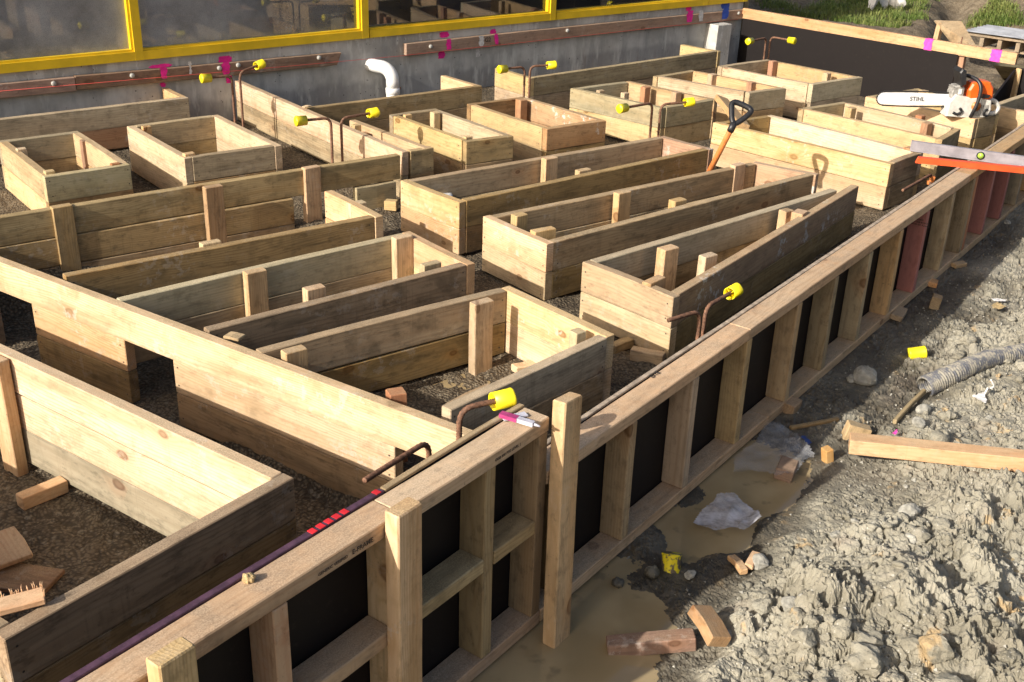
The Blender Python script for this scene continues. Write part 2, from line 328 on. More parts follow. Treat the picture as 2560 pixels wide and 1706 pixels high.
def mk_soil(name, mud):
    n=NT(name); g=n.new('ShaderNodeNewGeometry'); p=g.outputs['Position']; x,y,z=n.sep(p)
    a=n.noise(p,3.2,5,.65); b=n.noise(p,14,4,.65); f=n.noise(p,70,3,.7); v=n.voro(n.vm('ADD',p,n.vm('MULTIPLY',n.comb(n.noise(p,9,2,.5),n.noise(p,8,2,.5),0.),(.06,.06,.0))),80); vc=n.sep(n.voro(p,120,'F1','Color'))
    if mud:
        c=n.mix(n.ramp(a,.32,.68),(.215,.198,.152),(.345,.325,.262)); c=n.mix(n.ramp(b,.48,.72,0,.6),c,(.34,.31,.25))
        c=n.mix(n.ramp(n.noise(p,2.3,2,.5),.6,.72,0,.45),c,(.25,.185,.15))
        c=n.mix(n.math('MULTIPLY',n.ramp(n.noise(p,7,3,.6),.63,.7),.65),c,(.46,.31,.14))
        c=n.mix(n.ramp(f,.42,.30,0,.5),c,(.13,.11,.075))
        chip=n.math('MULTIPLY',n.ramp(v,.30,.2),n.math('GREATER_THAN',vc[0],.90)); c=n.mix(n.math('MULTIPLY',chip,.8),c,(.50,.48,.42))
        wet=n.ramp(n.math('ADD',z,n.math('MULTIPLY',a,.05)),WATER_Z+.085,WATER_Z+.02)
        c=n.mix(n.math('MULTIPLY',wet,.9),c,n.mix(n.ramp(b,.35,.65),(.040,.034,.026),(.10,.084,.06)))
        n.bump(n.math('ADD',n.math('MULTIPLY',f,1.),n.math('MULTIPLY',n.noise(p,190,3,.7),.6)),.7,.006)
        return n.done(c,n.math('MULTIPLY_ADD',wet,-.45,.9),Specular_IOR_Level=.3)
    c=n.mix(n.ramp(a,.35,.68),(.10,.078,.052),(.175,.138,.092)); c=n.mix(n.ramp(b,.5,.7,0,.7),c,(.075,.06,.042))
    c=n.mix(n.math('MULTIPLY',n.ramp(v,.5,.25),n.ramp(vc[0],.35,.95,.1,.6)),c,(.29,.235,.16)); c=n.mix(n.math('MULTIPLY',n.math('MULTIPLY',n.ramp(n.voro(p,34),.42,.3),n.math('GREATER_THAN',n.sep(n.voro(p,34,'F1','Color'))[0],.72)),.8),c,(.24,.205,.15))
    c=n.mix(n.ramp(v,.45,.7,0,.6),c,(.04,.032,.024))
    # dirt-brown and grey yard beyond the far form
    yard=n.ramp(n.math('ADD',x,n.math('MULTIPLY',a,.5)),9.0,9.5); yc=n.mix(n.ramp(b,.4,.62),(.14,.11,.075),(.24,.195,.135)); c=n.mix(n.math('MULTIPLY',yard,.8),c,yc)
    n.bump(n.math('SUBTRACT',n.math('MULTIPLY',f,.7),n.math('MULTIPLY',v,1.4)),.8,.008)
    return n.done(c,.9,Specular_IOR_Level=.2)
M['mud']=mk_soil('clay_mud',True); M['gravel']=mk_soil('dark_gravel',False)
def mk_water():
    n=NT('muddy_water'); p=n.new('ShaderNodeNewGeometry').outputs['Position']
    a=n.noise(p,4,3,.55); c=n.mix(n.ramp(a,.3,.7),(.33,.25,.135),(.42,.33,.19)); c=n.mix(n.ramp(n.noise(p,9,3,.6),.58,.72,0,.6),c,(.17,.14,.09))
    n.bump(n.noise(p,9,2,.5),.05,.004)
    return n.done(c,.05,Specular_IOR_Level=.65)
M['water']=mk_water()
def mk_grass():
    n=NT('grass_blades'); p=n.new('ShaderNodeNewGeometry').outputs['Position']; a=n.noise(p,3,3,.6); b=n.noise(p,40,2,.6)
    c=n.mix(n.ramp(a,.35,.65),(.085,.14,.028),(.19,.215,.065)); c=n.mix(n.ramp(b,.55,.7,0,.6),c,(.34,.32,.11))
    return n.done(c,.6,Specular_IOR_Level=.2)
M['grass']=mk_grass()

# ------------------------------------------------------------------ noise for terrain
def vnoise(x, y, seed=0):
    xi=np.floor(x).astype(np.int64); yi=np.floor(y).astype(np.int64); u=x-xi; v=y-yi; u=u*u*(3-2*u); v=v*v*(3-2*v)
    def h(a,b):
        k=(a*374761393+b*668265263+seed*974711)&0xffffffff; k=((k^(k>>13))*1274126177)&0xffffffff; return ((k^(k>>16))&0xffff)/65535.
    return (h(xi,yi)*(1-u)+h(xi+1,yi)*u)*(1-v)+(h(xi,yi+1)*(1-u)+h(xi+1,yi+1)*u)*v
def fbm(x,y,o=4,seed=0,g=.5):
    r=0;a=1;t=0
    for i in range(o): r=r+a*vnoise(x,y,seed+i*17); t+=a; a*=g; x=x*2.03+11; y=y*2.03+7
    return r/t
def lumps(x,y,seed=0,dens=.8):      # rounded clods: a dome in each cell
    xi=np.floor(x).astype(np.int64); yi=np.floor(y).astype(np.int64); out=np.zeros_like(x)
    def h(a,b,k0):
        k=(a*374761393+b*668265263+(seed+k0)*974711)&0xffffffff; k=((k^(k>>13))*1274126177)&0xffffffff; return ((k^(k>>16))&0xffff)/65535.
    for dx in(-1,0,1):
        for dy in(-1,0,1):
            a=xi+dx;b=yi+dy; cx=a+h(a,b,1);cy=b+h(a,b,2); r=.35+.5*h(a,b,3); keep=h(a,b,4)<dens
            d2=((x-cx)**2+(y-cy)**2)/(r*r); out=np.maximum(out,np.where(keep,r*np.sqrt(np.clip(1-d2,0,1)),0))
    return out
def grid_mesh(name, P, mats, smooth=True):
    a,b,_=P.shape; V=P.reshape(-1,3); i=np.arange((a-1)*(b-1)); r=i//(b-1); c=i%(b-1); q=r*b+c
    Fc=np.stack([q,q+b,q+b+1,q+1],1)
    me=bpy.data.meshes.new(name); me.vertices.add(len(V)); me.vertices.foreach_set('co',V.ravel().astype(np.float32))
    me.loops.add(Fc.size); me.loops.foreach_set('vertex_index',Fc.ravel().astype(np.int32)); me.polygons.add(len(Fc))
    me.polygons.foreach_set('loop_start',(np.arange(len(Fc))*4).astype(np.int32)); me.polygons.foreach_set('loop_total',np.full(len(Fc),4,np.int32))
    me.polygons.foreach_set('use_smooth',np.full(len(Fc),smooth)); me.update(calc_edges=True); me.validate()
    me.materials.append(mats); o=bpy.data.objects.new(name,me); COL.objects.link(o); return o
def sstep(x,a,b): t=np.clip((x-a)/(b-a),0,1); return t*t*(3-2*t)

# ------------------------------------------------------------------ the setting: ground, mud, water
YW=7.526; XB=8.80
def ground_h(X,Y):
    base=np.full_like(X,-.295)
    lowA=sstep(1.80-(Y-2.45)*.326-X,-.03,.06)         # deeper trench under the nearest box
    base-= .16*lowA*sstep(5.2-Y,0,.3)
    base-= .15*sstep(Y,3.46,3.56)*sstep(2.66-X,0,.08)*sstep(5.3-Y,0,.1)*(1-lowA)
    s=X*math.cos(TH)+Y*math.sin(TH); p=FD-(-X*math.sin(TH)+Y*math.cos(TH))
    base=base-.5*sstep(p,-.20,-.135)
    back=sstep(X-(8.71+(7.526-Y)*.168),.08,.3)*sstep(s*0+Y,4.2,5.0); base=base-.20*sstep(X,7.2,7.8)*sstep(Y,3.9,4.2); base=base*(1-back)+back*(-.40+.29*sstep(1.65*Y-X,-.35,.5)+.50*sstep(X,12.3,13.6)*sstep(X-1.65*Y,-.6,.6)+.35*sstep(X,13.4,16.)*sstep(Y,6.6,8.))
    base+= (fbm(X*3,Y*3,4,3)-.5)*.05*(1+2.5*back)+(lumps(X*14,Y*14,5,.7))*.012+(lumps(X*38,Y*38,9,.9))*.007
    # puddle hollow in the box beside the near form
    base-= .028*np.exp(-(((X-2.35)/.28)**2+((Y-3.0)/.14)**2))
    return base
gx=np.concatenate([[-60,-20,-6,-2],np.arange(-.5,3.2,.014),np.arange(3.2,9.6,.03),np.arange(9.6,15,.06),[17,22,35,60]])
gy=np.concatenate([[-60,-20,-6,-1],np.arange(.6,5.2,.016),np.arange(5.2,9.8,.03),np.arange(9.8,12,.1),[14,20,35,60]])
GX,GY=np.meshgrid(gx,gy,indexing='ij'); GZ=ground_h(GX,GY)
g=grid_mesh('ground',np.stack([GX,GY,GZ],-1),M['gravel']); g['kind']='structure'

CT=np.array([ # s, p, z : surveyed mud levels outside the form
 (1.0,.0,-.60),(2.0,.0,-.60),(2.5,.02,-.585),(2.72,.02,-.558),(2.95,.03,-.546),(3.3,.02,-.552),(3.6,.02,-.575),(4.2,.03,-.552),(5,.03,-.55),(6,.02,-.55),(7,.02,-.55),(9,.02,-.54),
 (1.9,.2,-.61),(2.25,.22,-.61),(2.5,.25,-.605),(2.62,.16,-.585),(2.72,.14,-.553),(2.82,.2,-.55),(2.72,.32,-.55),(2.55,.47,-.55),(2.3,.46,-.56),(2.1,.42,-.565),
 (3.1,.12,-.60),(3.3,.15,-.60),(3.12,.22,-.59),(3.5,.14,-.585),(3.5,.24,-.57),(3.0,.30,-.548),(3.3,.36,-.54),(3.7,.22,-.555),
 (3.2,.47,-.50),(3.5,.5,-.50),(3.9,.42,-.53),(4.3,.3,-.545),(4.3,.6,-.49),(4.6,.35,-.54),(5,.2,-.545),(5,.6,-.49),(5.6,.3,-.53),(5.6,.8,-.48),(6.5,.3,-.52),(7.2,.3,-.51),(9,.6,-.5),
 (2.45,.60,-.50),(2.7,.55,-.47),(2.9,.7,-.385),(3.1,.85,-.345),(2.9,1.1,-.38),(3.3,.7,-.42),(3.4,1.0,-.44),(3.5,1.12,-.485),(3.3,1.3,-.46),(2.7,.9,-.40),(2.5,.9,-.42),(2.9,1.4,-.42),(4,1.0,-.46),(4.5,1.3,-.44),(6,1.6,-.44),(2.2,.7,-.5),(1.8,.7,-.5)])
def mud_base(S,P):
    num=0.;den=0.
    for s,p,z in CT:
        d2=((S-s)*(.75 if s<4 else .45))**2+(P-p)**2+1e-4; wgt=1/d2**1.6; num=num+wgt*z; den=den+wgt
    return num/den
def mud_h(S,P):
    z=mud_base(S,P); m=np.maximum(sstep(z,-.545,-.44),.45*sstep(P,.16,.32)*sstep(S,3.6,4.2))
    wx=S+.05*(fbm(S*6,P*6,3,51)-.5); wy=P+.05*(fbm(S*6,P*6,3,77)-.5)
    rough=.10+.90*sstep(fbm(S*2.9,P*2.9,3,5),.43,.56)
    rg_=1-np.abs(2*fbm(S*11,P*11,4,91)-1)
    d=lumps(wx*6,wy*6,21,.6)*.055*m*rough+lumps(wx*13,wy*13,22,.7)*.032*(.10+.9*m)*rough+lumps(wx*29,wy*29,23,.75)*.020*(.3+.9*m)*rough+lumps(wx*55,wy*55,26,.75)*.012*(.4+.7*m)*(.3+.75*rough)+lumps(S*95,P*95,24,.8)*.0075*(.6+.5*m)*(.45+.6*rough)
    d+=(fbm(S*4,P*4,4,31)-.5)*.05*(.3+m)-(1-m)*.008+(fbm(S*38,P*38,4,33)-.5)*.034*(.2+m)*(.2+.8*rough)+(rg_**3-.3)*.02*m
    cr=np.abs(fbm(wx*9,wy*9,3,61)-.5); d-=.028*m*sstep(cr,.04,.0)
    cr=np.abs(fbm(S*23,P*23,3,63)-.5); d-=.014*(.3+m)*sstep(cr,.045,.0)
    return z+d-.022*m
sv=[.7]
while sv[-1]<11: sv.append(sv[-1]+.0052*max(1,(sv[-1]/2.6)**1.35))
pv=[-.025]
while pv[-1]<2.4: pv.append(pv[-1]+(.0062 if pv[-1]<1.4 else .02))
S,P=np.meshgrid(np.array(sv),np.array(pv),indexing='ij'); Z=mud_h(S,P)
PX=np.stack([FS.x*S-FN.x*FD+FN.x*P,FS.y*S-FN.y*FD+FN.y*P,Z],-1)
g=grid_mesh('mud',PX[:,::-1],M['mud'],False); g['kind']='structure'
def mudz(s,p): return float(mud_h(np.array([[s]]),np.array([[p]]))[0,0])
def on_mud(r,x,y):            # survey: where the view ray meets the mud
    z=-.5
    for _ in range(12):
        q=at(r,x,y,z); s=q.x*FS.x+q.y*FS.y; p=FD+(q.x*FN.x+q.y*FN.y); z=.5*z+.5*float(mud_base(np.array([[s]]),np.array([[p]]))[0,0])
    return at(r,x,y,z)
def pool(name,pts,z,label=None):
    c=np.mean(np.array(pts),0); V=[]; n=len(pts)
    V=[(p[0],p[1],z) for p in pts]
    o=mesh(name,V,[tuple(range(n))],M['water']); o['kind']='structure'; return o
pool('puddle_water',[sp(s,p,0)[:2] for s,p in ((.9,-.02),(.9,.62),(2.75,.62),(2.95,.40),(4.0,.40),(4.0,-.02))],WATER_Z)
pool('puddle_water',[sp(s,p,0)[:2] for s,p in ((3.3,.92),(3.3,1.35),(3.65,1.35),(3.65,.92))],-.478)
pool('puddle_water',[(1.95,2.8),(1.95,3.25),(2.64,3.3),(2.64,2.85)],-.303)

# ------------------------------------------------------------------ timber boxes
TB=.045; HB=.1405
def board(parent,name,a,b,side,ztop,h,mat,t=TB,wob=.0012,label=None):
    a=Vector((a[0],a[1],0)); b=Vector((b[0],b[1],0)); d=(b-a); L=d.length; d.normalize(); nrm=Vector((-d.y,d.x,0))*side
    c=(a+b)/2+nrm*t/2; c.z=ztop-h/2
    mb_=MB().plank(L,h,t,wob=wob)
    for ex_ in (-1,1):
        for fz in (-.27,.27):
            for sy_ in (-1,1):
                nx,nz=ex_*(L/2-random.uniform(.016,.03)),h*fz+random.uniform(-.008,.008); ny=sy_*(t/2+wob*1.7)
                mb_.add([(nx+.0036*math.cos(k_*math.pi/4),ny,nz+.0036*math.sin(k_*math.pi/4)) for k_ in range(8)],[tuple(range(8)) if sy_<0 else tuple(range(7,-1,-1))],1)
    o=mb_.build(name,[WOOD[mat],M['nail']],parent,frame(c,d,y=(-d.y,d.x,0)))
    if label: o['label']=label
    return o
def stick(parent,x,y,ztop,zbot,sx,sy,mat='frame',rot=0.,tilt=0.,name='peg'):
    L=ztop-zbot; q=Matrix.Translation((x,y,(ztop+zbot)/2))@Matrix.Rotation(rot,4,'Z')@Matrix.Rotation(tilt,4,'Y')
    W=q@frame((0,0,0),(0,0,1),y=(0,1,0))     # local X up, local Y = y, local Z = -x
    return MB().plank(L,sx,sy,wob=.0008).build(name,[WOOD[mat]],parent,W)
JIT=[0]
def jz():
    JIT[0]=(JIT[0]*7+3)%11; return -.0003*JIT[0]
def off_in(a,b,side,t):
    d=(Vector(b)-Vector(a)).normalized(); return Vector((-d.y,d.x))*side*t
def box(label,Q,nb=2,through='B',mats=('weath','weath','weath','weath'),low=None,sides='brfl',trim=None,group='timber footing boxes'):
    """Q in survey units: back-left, back-right, front-right, front-left outer corners; nb boards high"""
    Q=[Vector((x*K,y*K)) for x,y in Q]; BL,BR,FR,FL=Q
    c=sum(Q,Vector((0,0)))/4
    e=thing('timber_box',label,'formwork box',(c.x,c.y,-HB*nb),group)
    E={'b':(BL,BR),'r':(BR,FR),'f':(FR,FL),'l':(FL,BL)}
    nm={'b':'long_board' if (BL-BR).length>(BL-FL).length else 'end_board'}
    for i,k in enumerate('brfl'):
        if k not in sides: continue
        a,b=E[k]; d=(b-a).normalized(); thr=(k in 'rl')==(through=='B')
        if not thr:
            prev={'b':'l','r':'b','f':'r','l':'f'}[k]; nxt={'b':'r','r':'f','f':'l','l':'b'}[k]
            if prev in sides: a=a+d*(TB+.001)
            if nxt in sides: b=b-d*(TB+.001)
        long=(a-b).length>.75
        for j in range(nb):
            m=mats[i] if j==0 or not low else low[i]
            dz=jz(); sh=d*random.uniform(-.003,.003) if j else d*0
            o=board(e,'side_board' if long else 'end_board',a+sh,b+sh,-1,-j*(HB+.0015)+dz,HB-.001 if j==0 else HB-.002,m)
    e['_q']=[list(q) for q in Q]
    return e
def peg(e,r,x,y,z=.012,sx=.09,sy=.045,zb=-.34,mat='frame',rot=0.,tilt=0.,near=False):      # picked at its left near top corner
    q=at(r,x,y,z); return stick(e,q.x+sx/2,q.y+(sy/2 if near else -sy/2+.002),z,zb,sx,sy,mat,rot,tilt)

X=.95
# -- the row against the building
e=box('long low box along the left end of the concrete wall',[(.6,8.68),(3.34,8.68),(3.34,8.28),(.6,8.32)],2,'A',('weath','fresh','weath','weath'),('dark','dark','red','dark'),sides='rf')
e=box('wall-side box in front of the white elbow pipe, single plain grey-brown face',[(3.95,8.0),(5.55,8.0),(5.57,7.49),(3.955,7.51)],2,'A',('weath','fresh','weath','weath'),('dark','dark','dark','dark'),sides='rf')
e=box('longest wall-side box, ending beside the square concrete pier',[(6.10,8.02),(8.53,8.05),(8.60,7.60),(6.10,7.52)],2,'B',('weath','pale','weath','pale'),('dark','dark','weath','pale'),sides='rfl')
# -- first row of short boxes
e=box('short grey-green box at the left picture edge with a red-brown peg inside',[(1.79,7.74),(2.31,7.73),(2.31,6.76),(1.79,6.76)],2,'A',('olive','pale','olive','pale'),('weath','pale','dark','pale'))
peg(e,'R1',722,1275,-.0,.028,.045,-.3,'redpeg'); peg(e,'R1',140,1352,.012,.05,.04,-.3,'pale'); peg(e,'R1',392,1555,.012,.05,.04,-.3,'pale'); peg(e,'R1',1000,1490,.004,.05,.03,-.3,'redpeg')
e=box('short box left of the first bent bars, pale left side and two white peg tops',[(2.63,7.68),(3.31,7.68),(3.31,6.68),(2.64,6.71)],2,'B',('weath','pale','weath','pale'),('weath','pale','dark','pale'))
peg(e,'R1',1285,1150,.012,.05,.04,-.3,'pale'); peg(e,'R1',1660,1395,.012,.06,.04,-.3,'pale')
# -- long beam from the wall with its narrow companion
e=thing('timber_box','narrow box on a long beam that runs out from the wall beside crossed bent bars','formwork box',(3.42,6.3,-.28),'timber footing boxes')
board(e,'side_board',(3.90*K,8.66*K),(3.89*K,6.105*K),1,-.0005,HB,'fresh'); board(e,'side_board',(3.90*K,8.66*K),(3.89*K,6.11*K),1,-HB-.002,HB-.002,'weath')
board(e,'side_board',(4.03*K,7.03*K),(4.07*K,6.11*K),1,-.0012,HB,'pale'); board(e,'side_board',(4.03*K,7.03*K),(4.07*K,6.11*K),1,-HB-.002,HB-.002,'weath')
board(e,'end_board',(3.955*K,6.10*K),(4.14*K,6.10*K),1,-.002,HB,'weath'); board(e,'end_board',(3.955*K,6.10*K),(4.14*K,6.10*K),1,-HB-.003,HB-.002,'dark')
peg(e,'R2',870,1135,.0,.05,.04,-.3,'pale'); peg(e,'R2',965,1205,-.02,.03,.04,-.3,'redpeg')
e=box('short box with a tall cream peg, behind the second pair of bent bars',[(4.37,7.03),(4.78,7.02),(4.79,6.06),(4.41,6.10)],2,'A',('dark','pale','dark','pale'),('dark','pale','dark','dark'))
peg(e,'R2',1585,1020,.01,.05,.05,-.3,'pale'); peg(e,'R2',1340,1045,.012,.05,.03,-.3,'pale'); peg(e,'R2',1890,1245,.008,.05,.03,-.3,'pale')
e=box('short box with a rust-red inner side splashed white by concrete',[(5.08,7.03),(5.62,7.00),(5.66,6.05),(5.11,6.08)],2,'A',('dark','red','red','pale'),('weath','red','dark','pale'))
peg(e,'R3',32,905,.012,.06,.06,-.3,'redpeg')
e=box('short greenish box with four pegs behind the shovel, bent bars at its front corner',[(6.15,7.04),(6.80,7.02),(6.94,6.11),(6.31,6.12)],2,'B',('olive','pale','olive','olive'),('weath','pale','weath','pale'))
peg(e,'R3',1172,790,.015,.06,.05,-.3,'redpeg'); peg(e,'R3',1452,838,.015,.06,.05,-.3,'frame'); peg(e,'R3',768,822,.012,.05,.04,-.3,'pale'); peg(e,'R3',992,845,.012,.05,.04,-.3,'pale')
e=box('short box between the greenish box and the last box under the dark far form',[(7.13,7.06),(7.64,7.08),(7.79,6.10),(7.36,6.14)],2,'A',('weath','pale','olive','pale'),('dark','pale','dark','pale'))
peg(e,'R3',1785,675,.012,.06,.05,-.3,'frame'); peg(e,'R3',2140,745,.012,.05,.05,-.3,'redpeg')
e=box('last short box of the far row, below the far dark plywood form',[(7.99,7.08),(8.67,7.07),(8.79,6.05),(8.12,6.08)],2,'A',('weath','pale','olive','pale'),('dark','pale','weath','pale'))
peg(e,'R4',5,555,.012,.06,.05,-.3,'redpeg'); peg(e,'R4',500,665,.012,.05,.05,-.3,'frame')
# -- right hand boxes
e=box('tapered box carrying the chainsaw',[(8.13,5.54),(8.83,5.50),(8.56,4.57),(8.22,4.58)],2,'B',('weath','pale','weath','fresh'),('weath','pale','weath','pale'))
peg(e,'R4',1385,825,.006,.05,.05,-.3,'frame')
e=box('box in front of the chainsaw with a red-brown peg at its near end',[(7.28,5.56),(7.80,5.52),(7.83,4.46),(7.40,4.34)],2,'A',('weath','fresh','weath','pale'),('weath','pale','weath','pale'))
peg(e,'R4',710,980,.012,.06,.05,-.3,'frame'); peg(e,'R4',1400,1120,.012,.06,.05,-.3,'redpeg'); peg(e,'R4',1345,1050,.02,.05,.05,-.3,'redpeg')
e=box('broad pale box behind the shovel, nearest the spirit level',[(6.32,5.59),(6.91,5.53),(6.97,4.21),(6.50,4.15)],2,'B',('dark','fresh','weath','fresh'),('weath','pale','weath','pale'))
peg(e,'R4',1235,1345,.01,.06,.05,-.3,'redpeg')
# -- long boxes
e=box('long box at far left with three tall pegs on its back boards',[(1.0,6.15),(3.86,6.11),(3.09,5.62),(3.10,5.07)],1,'B',('weath',)*4,sides='')
for j in range(3):
    board(e,'side_board',(1.06*K,6.19*K),((3.845 if j<1 else 3.06)*K,6.105*K),-1,-j*(HB+.0015)-.0006,HB-.001,('weath','dark','weath')[j])
    if j<2: board(e,'side_board',(3.045*K,5.07*K),(1.38*K,5.11*K),-1,-j*(HB+.0015)-.0009,HB-.001,('dark','dark')[j])
    board(e,'end_board',(3.095*K,5.63*K),(3.10*K,5.065*K),-1,-j*(HB+.0015)-.0002,HB-.001,'fresh')
board(e,'end_board',(3.50*K,6.09*K),(3.80*K,6.09*K),-1,-HB-.004,HB-.002,'olive')
peg(e,'R5',450,312,.012,.095,.045,-.5,'frame'); peg(e,'R5',1842,132,.012,.095,.045,-.5,'frame'); peg(e,'R2',412,1525,.012,.095,.045,-.5,'frame')
peg(e,'R6',822,280,-.0,.09,.05,-.45,'pale'); peg(e,'R5',1845,665,.01,.09,.04,-.45,'pale',near=True)
e=box('long box with two tall pegs, half covered by the slanting lit beam',[(1.485,4.74),(3.09,4.78),(3.10,4.20),(1.675,4.17)],2,'B',('olive','fresh','dark','weath'),('weath','fresh','dark','weath'),sides='brf')
peg(e,'R5',2210,905,.012,.09,.045,-.4,'frame'); peg(e,'R6',1232,590,.012,.09,.045,-.4,'frame'); peg(e,'R6',466,1085,.012,.085,.045,-.4,'frame',near=True); peg(e,'R6',1535,860,-.0,.09,.04,-.3,'pale',near=True)
e=box('nearest long box with muddy water and one tall peg inside',[(1.76,3.90),(3.06,3.87),(3.10,3.17),(2.12,3.01)],2,'B',('weath','fresh','weath','weath'),('dark','fresh','weath','weath'),sides='brf')
peg(e,'R6',1947,1185,.012,.09,.045,-.33,'frame'); peg(e,'S2',222,55,.012,.085,.045,-.4,'frame'); peg(e,'R7',590,1480,.012,.05,.045,-.3,'olive',near=True); peg(e,'S2',1172,425,-.015,.06,.055,-.35,'redpeg',rot=-.26)
e=box('long box at mid picture with a white splashed far end',[(3.54,5.58),(5.72,5.51),(5.77,5.07),(3.59,5.03)],2,'B',('weath','red','dark','fresh'),('weath','red','dark','fresh'))
peg(e,'R3',267,1440,.012,.09,.045,-.35,'frame'); peg(e,'R3',615,1565,.008,.09,.04,-.3,'pale',near=True)
e=box('long box between the mid box and the wedge box with three pegs standing inside',[(3.56,4.76),(5.78,4.70),(5.91,4.28),(3.57,4.21)],2,'B',('dark','red','dark','fresh'),('weath','red','dark','pale'))
peg(e,'R7',925,185,.012,.09,.045,-.35,'frame'); peg(e,'R3',1985,1500,.012,.09,.045,-.35,'frame'); peg(e,'R7',-10,385,.01,.07,.05,-.3,'pale'); peg(e,'R7',1490,275,.01,.085,.05,-.3,'pale',near=True); peg(e,'R7',222,555,.012,.12,.045,-.3,'frame',rot=-.1,near=True)
e=box('wedge-shaped box along the near form, running to a sharp far tip',[(3.56,3.915),(5.70,4.03),(5.905,3.965),(3.61,3.32)],2,'B',('olive','olive','red','pale'),('weath','olive','weath','pale'),sides='bfl')
peg(e,'R7',1322,690,.02,.09,.055,-.35,'frame'); peg(e,'R7',1240,1020,.012,.115,.045,-.3,'frame',rot=.2,near=True); peg(e,'R7',1768,785,.012,.08,.045,-.3,'frame',near=True); peg(e,'R8',100,345,.012,.06,.05,-.3,'fresh'); peg(e,'R8',205,360,.008,.08,.06,-.3,'frame',rot=.3)

# -- slanting lit beam (wall of the cross channel)
e=thing('timber_box','long slanting sunlit beam wall with gaps cut below its top board','formwork beam',(1.4,3.5,-.42),'timber footing boxes')
A0=Vector((1.21,5.56)); A1=Vector((2.10,2.83)); dB=(A1-A0).normalized()
def bpt(t): q=A0+dB*t; return (q.x*K,q.y*K)
Lb=(A1-A0).length
board(e,'top_board',bpt(-.9),bpt(Lb),-1,0,HB,'fresh')
tg=[]
for (r,x,y) in (('R5',22,1340),('R5',390,1290),('S1',1265,320),('S1',1690,400),('S2',1345,1100)):
    dd=ray(r,x,y); nn=Vector((-dB.y,dB.x)); a0=A0*K+(-nn)*0; t=(nn.x*a0.x+nn.y*a0.y)/(nn.x*dd.x+nn.y*dd.y); q=Vector((dd.x*t,dd.y*t)); tg.append(((q-A0*K).dot(dB))/K)
for (t0,t1) in ((-.9,tg[0]),(tg[1],tg[2]),(tg[3],tg[4])):
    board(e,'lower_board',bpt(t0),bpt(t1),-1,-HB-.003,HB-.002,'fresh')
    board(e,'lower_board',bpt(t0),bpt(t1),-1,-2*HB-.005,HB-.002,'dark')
# -- nearest box (bottom left)
nd=Vector((math.sin(TH),-math.cos(TH)))
QA=[(.93,4.52),(1.42,2.92),(.42,2.635),(-.09,4.23)]
e=thing('timber_box','nearest deep box at lower left, bright inner side, dark gravel floor','formwork box',(.7,3.,-.42),'timber footing boxes')
qa=[Vector(q)*K for q in QA]
ex=(qa[0]-qa[1]).normalized(); fx=(qa[1]-qa[2]).normalized()
for j in range(3):
    z=-j*(HB+.0015)
    board(e,'side_board',qa[0]+ex*.9,qa[1]+ex*(TB+.001),-1,z-.0004,HB-.001,('fresh','fresh','olive')[j])
    board(e,'end_board',qa[1],qa[2],-1,z-.0011,HB-.001,'dark',wob=.0016)
    board(e,'side_board',qa[2]+ex*(TB+.001),qa[3]+ex*.9,-1,z-.0007,HB-.001,'weath')
stick(e,.757,3.80,.0,-.5,.045,.085,'orange',rot=.31)

# ------------------------------------------------------------------ edge form (near), tall and long sections
PLD=.09; TP=.045
def fboard(e,name,s0,s1,p,ztop,h,d,mat,label=None,wob=.001):     # lies along the form, outer face at p, depth d inwards
    c=sp((s0+s1)/2,p-d/2,ztop-h/2); o=MB().plank(s1-s0,h,d,wob=wob).build(name,[WOOD[mat]],e,frame(c,FS,z=(0,0,1)))
    if label: o['label']=label
    return o
def fstud(e,s1,z0,z1,mat,w=.045,name='stud',p=0.,d=PLD,label=None):
    c=sp(s1-w/2,p-d/2,(z0+z1)/2); o=MB().plank(z1-z0,w,d,wob=.0008).build(name,[WOOD[mat]],e,frame(c,(0,0,1),y=-FN))
    if label: o['label']=label
    return o
def textobj(parent,name,s,size,W,mat,ext=0.0004,align='LEFT'):
    cu=bpy.data.curves.new(name,'FONT'); cu.body=s; cu.size=size; cu.extrude=ext; cu.offset=size*.018; cu.align_x=align; t=bpy.data.objects.new('tmp',cu); COL.objects.link(t)
    dg=bpy.context.evaluated_depsgraph_get(); me=bpy.data.meshes.new_from_object(t.evaluated_get(dg)); bpy.data.objects.remove(t)
    me.materials.clear(); me.materials.append(mat); me.name=name
    return link(bpy.data.objects.new(name,me),parent,W)
ZL,ZBT=.188,-.505
SE=2.66*K+.035      # right end of the tall section
eL=thing('formwork_panel','tall near formwork section with mid rails and dark plywood behind','formwork wall',sp(1.6,0,-.55),'near edge formwork')
fboard(eL,'top_plate',.2,1.699,0,ZL,.046,.09,'frame'); fboard(eL,'top_plate',1.701,SE,0,ZL,.046,.09,'frame')
fboard(eL,'bottom_plate',.2,SE,.001,ZBT,.046,.09,'frame')
studs=[.62,1.08,1.539,1.98,2.416,2.698]; mt=['frame','frame','orange','frame','grey','grey']
for i,s in enumerate(studs): fstud(eL,s*K,ZBT+.001,ZL-.047,mt[i],p=-.001)
for a,b in zip([.2/K]+studs[:-1],studs): fboard(eL,'mid_rail',a*K+.001,(b*K-.046),0,-.146,.045,.088,'frame' if b<2.2 else 'weath')
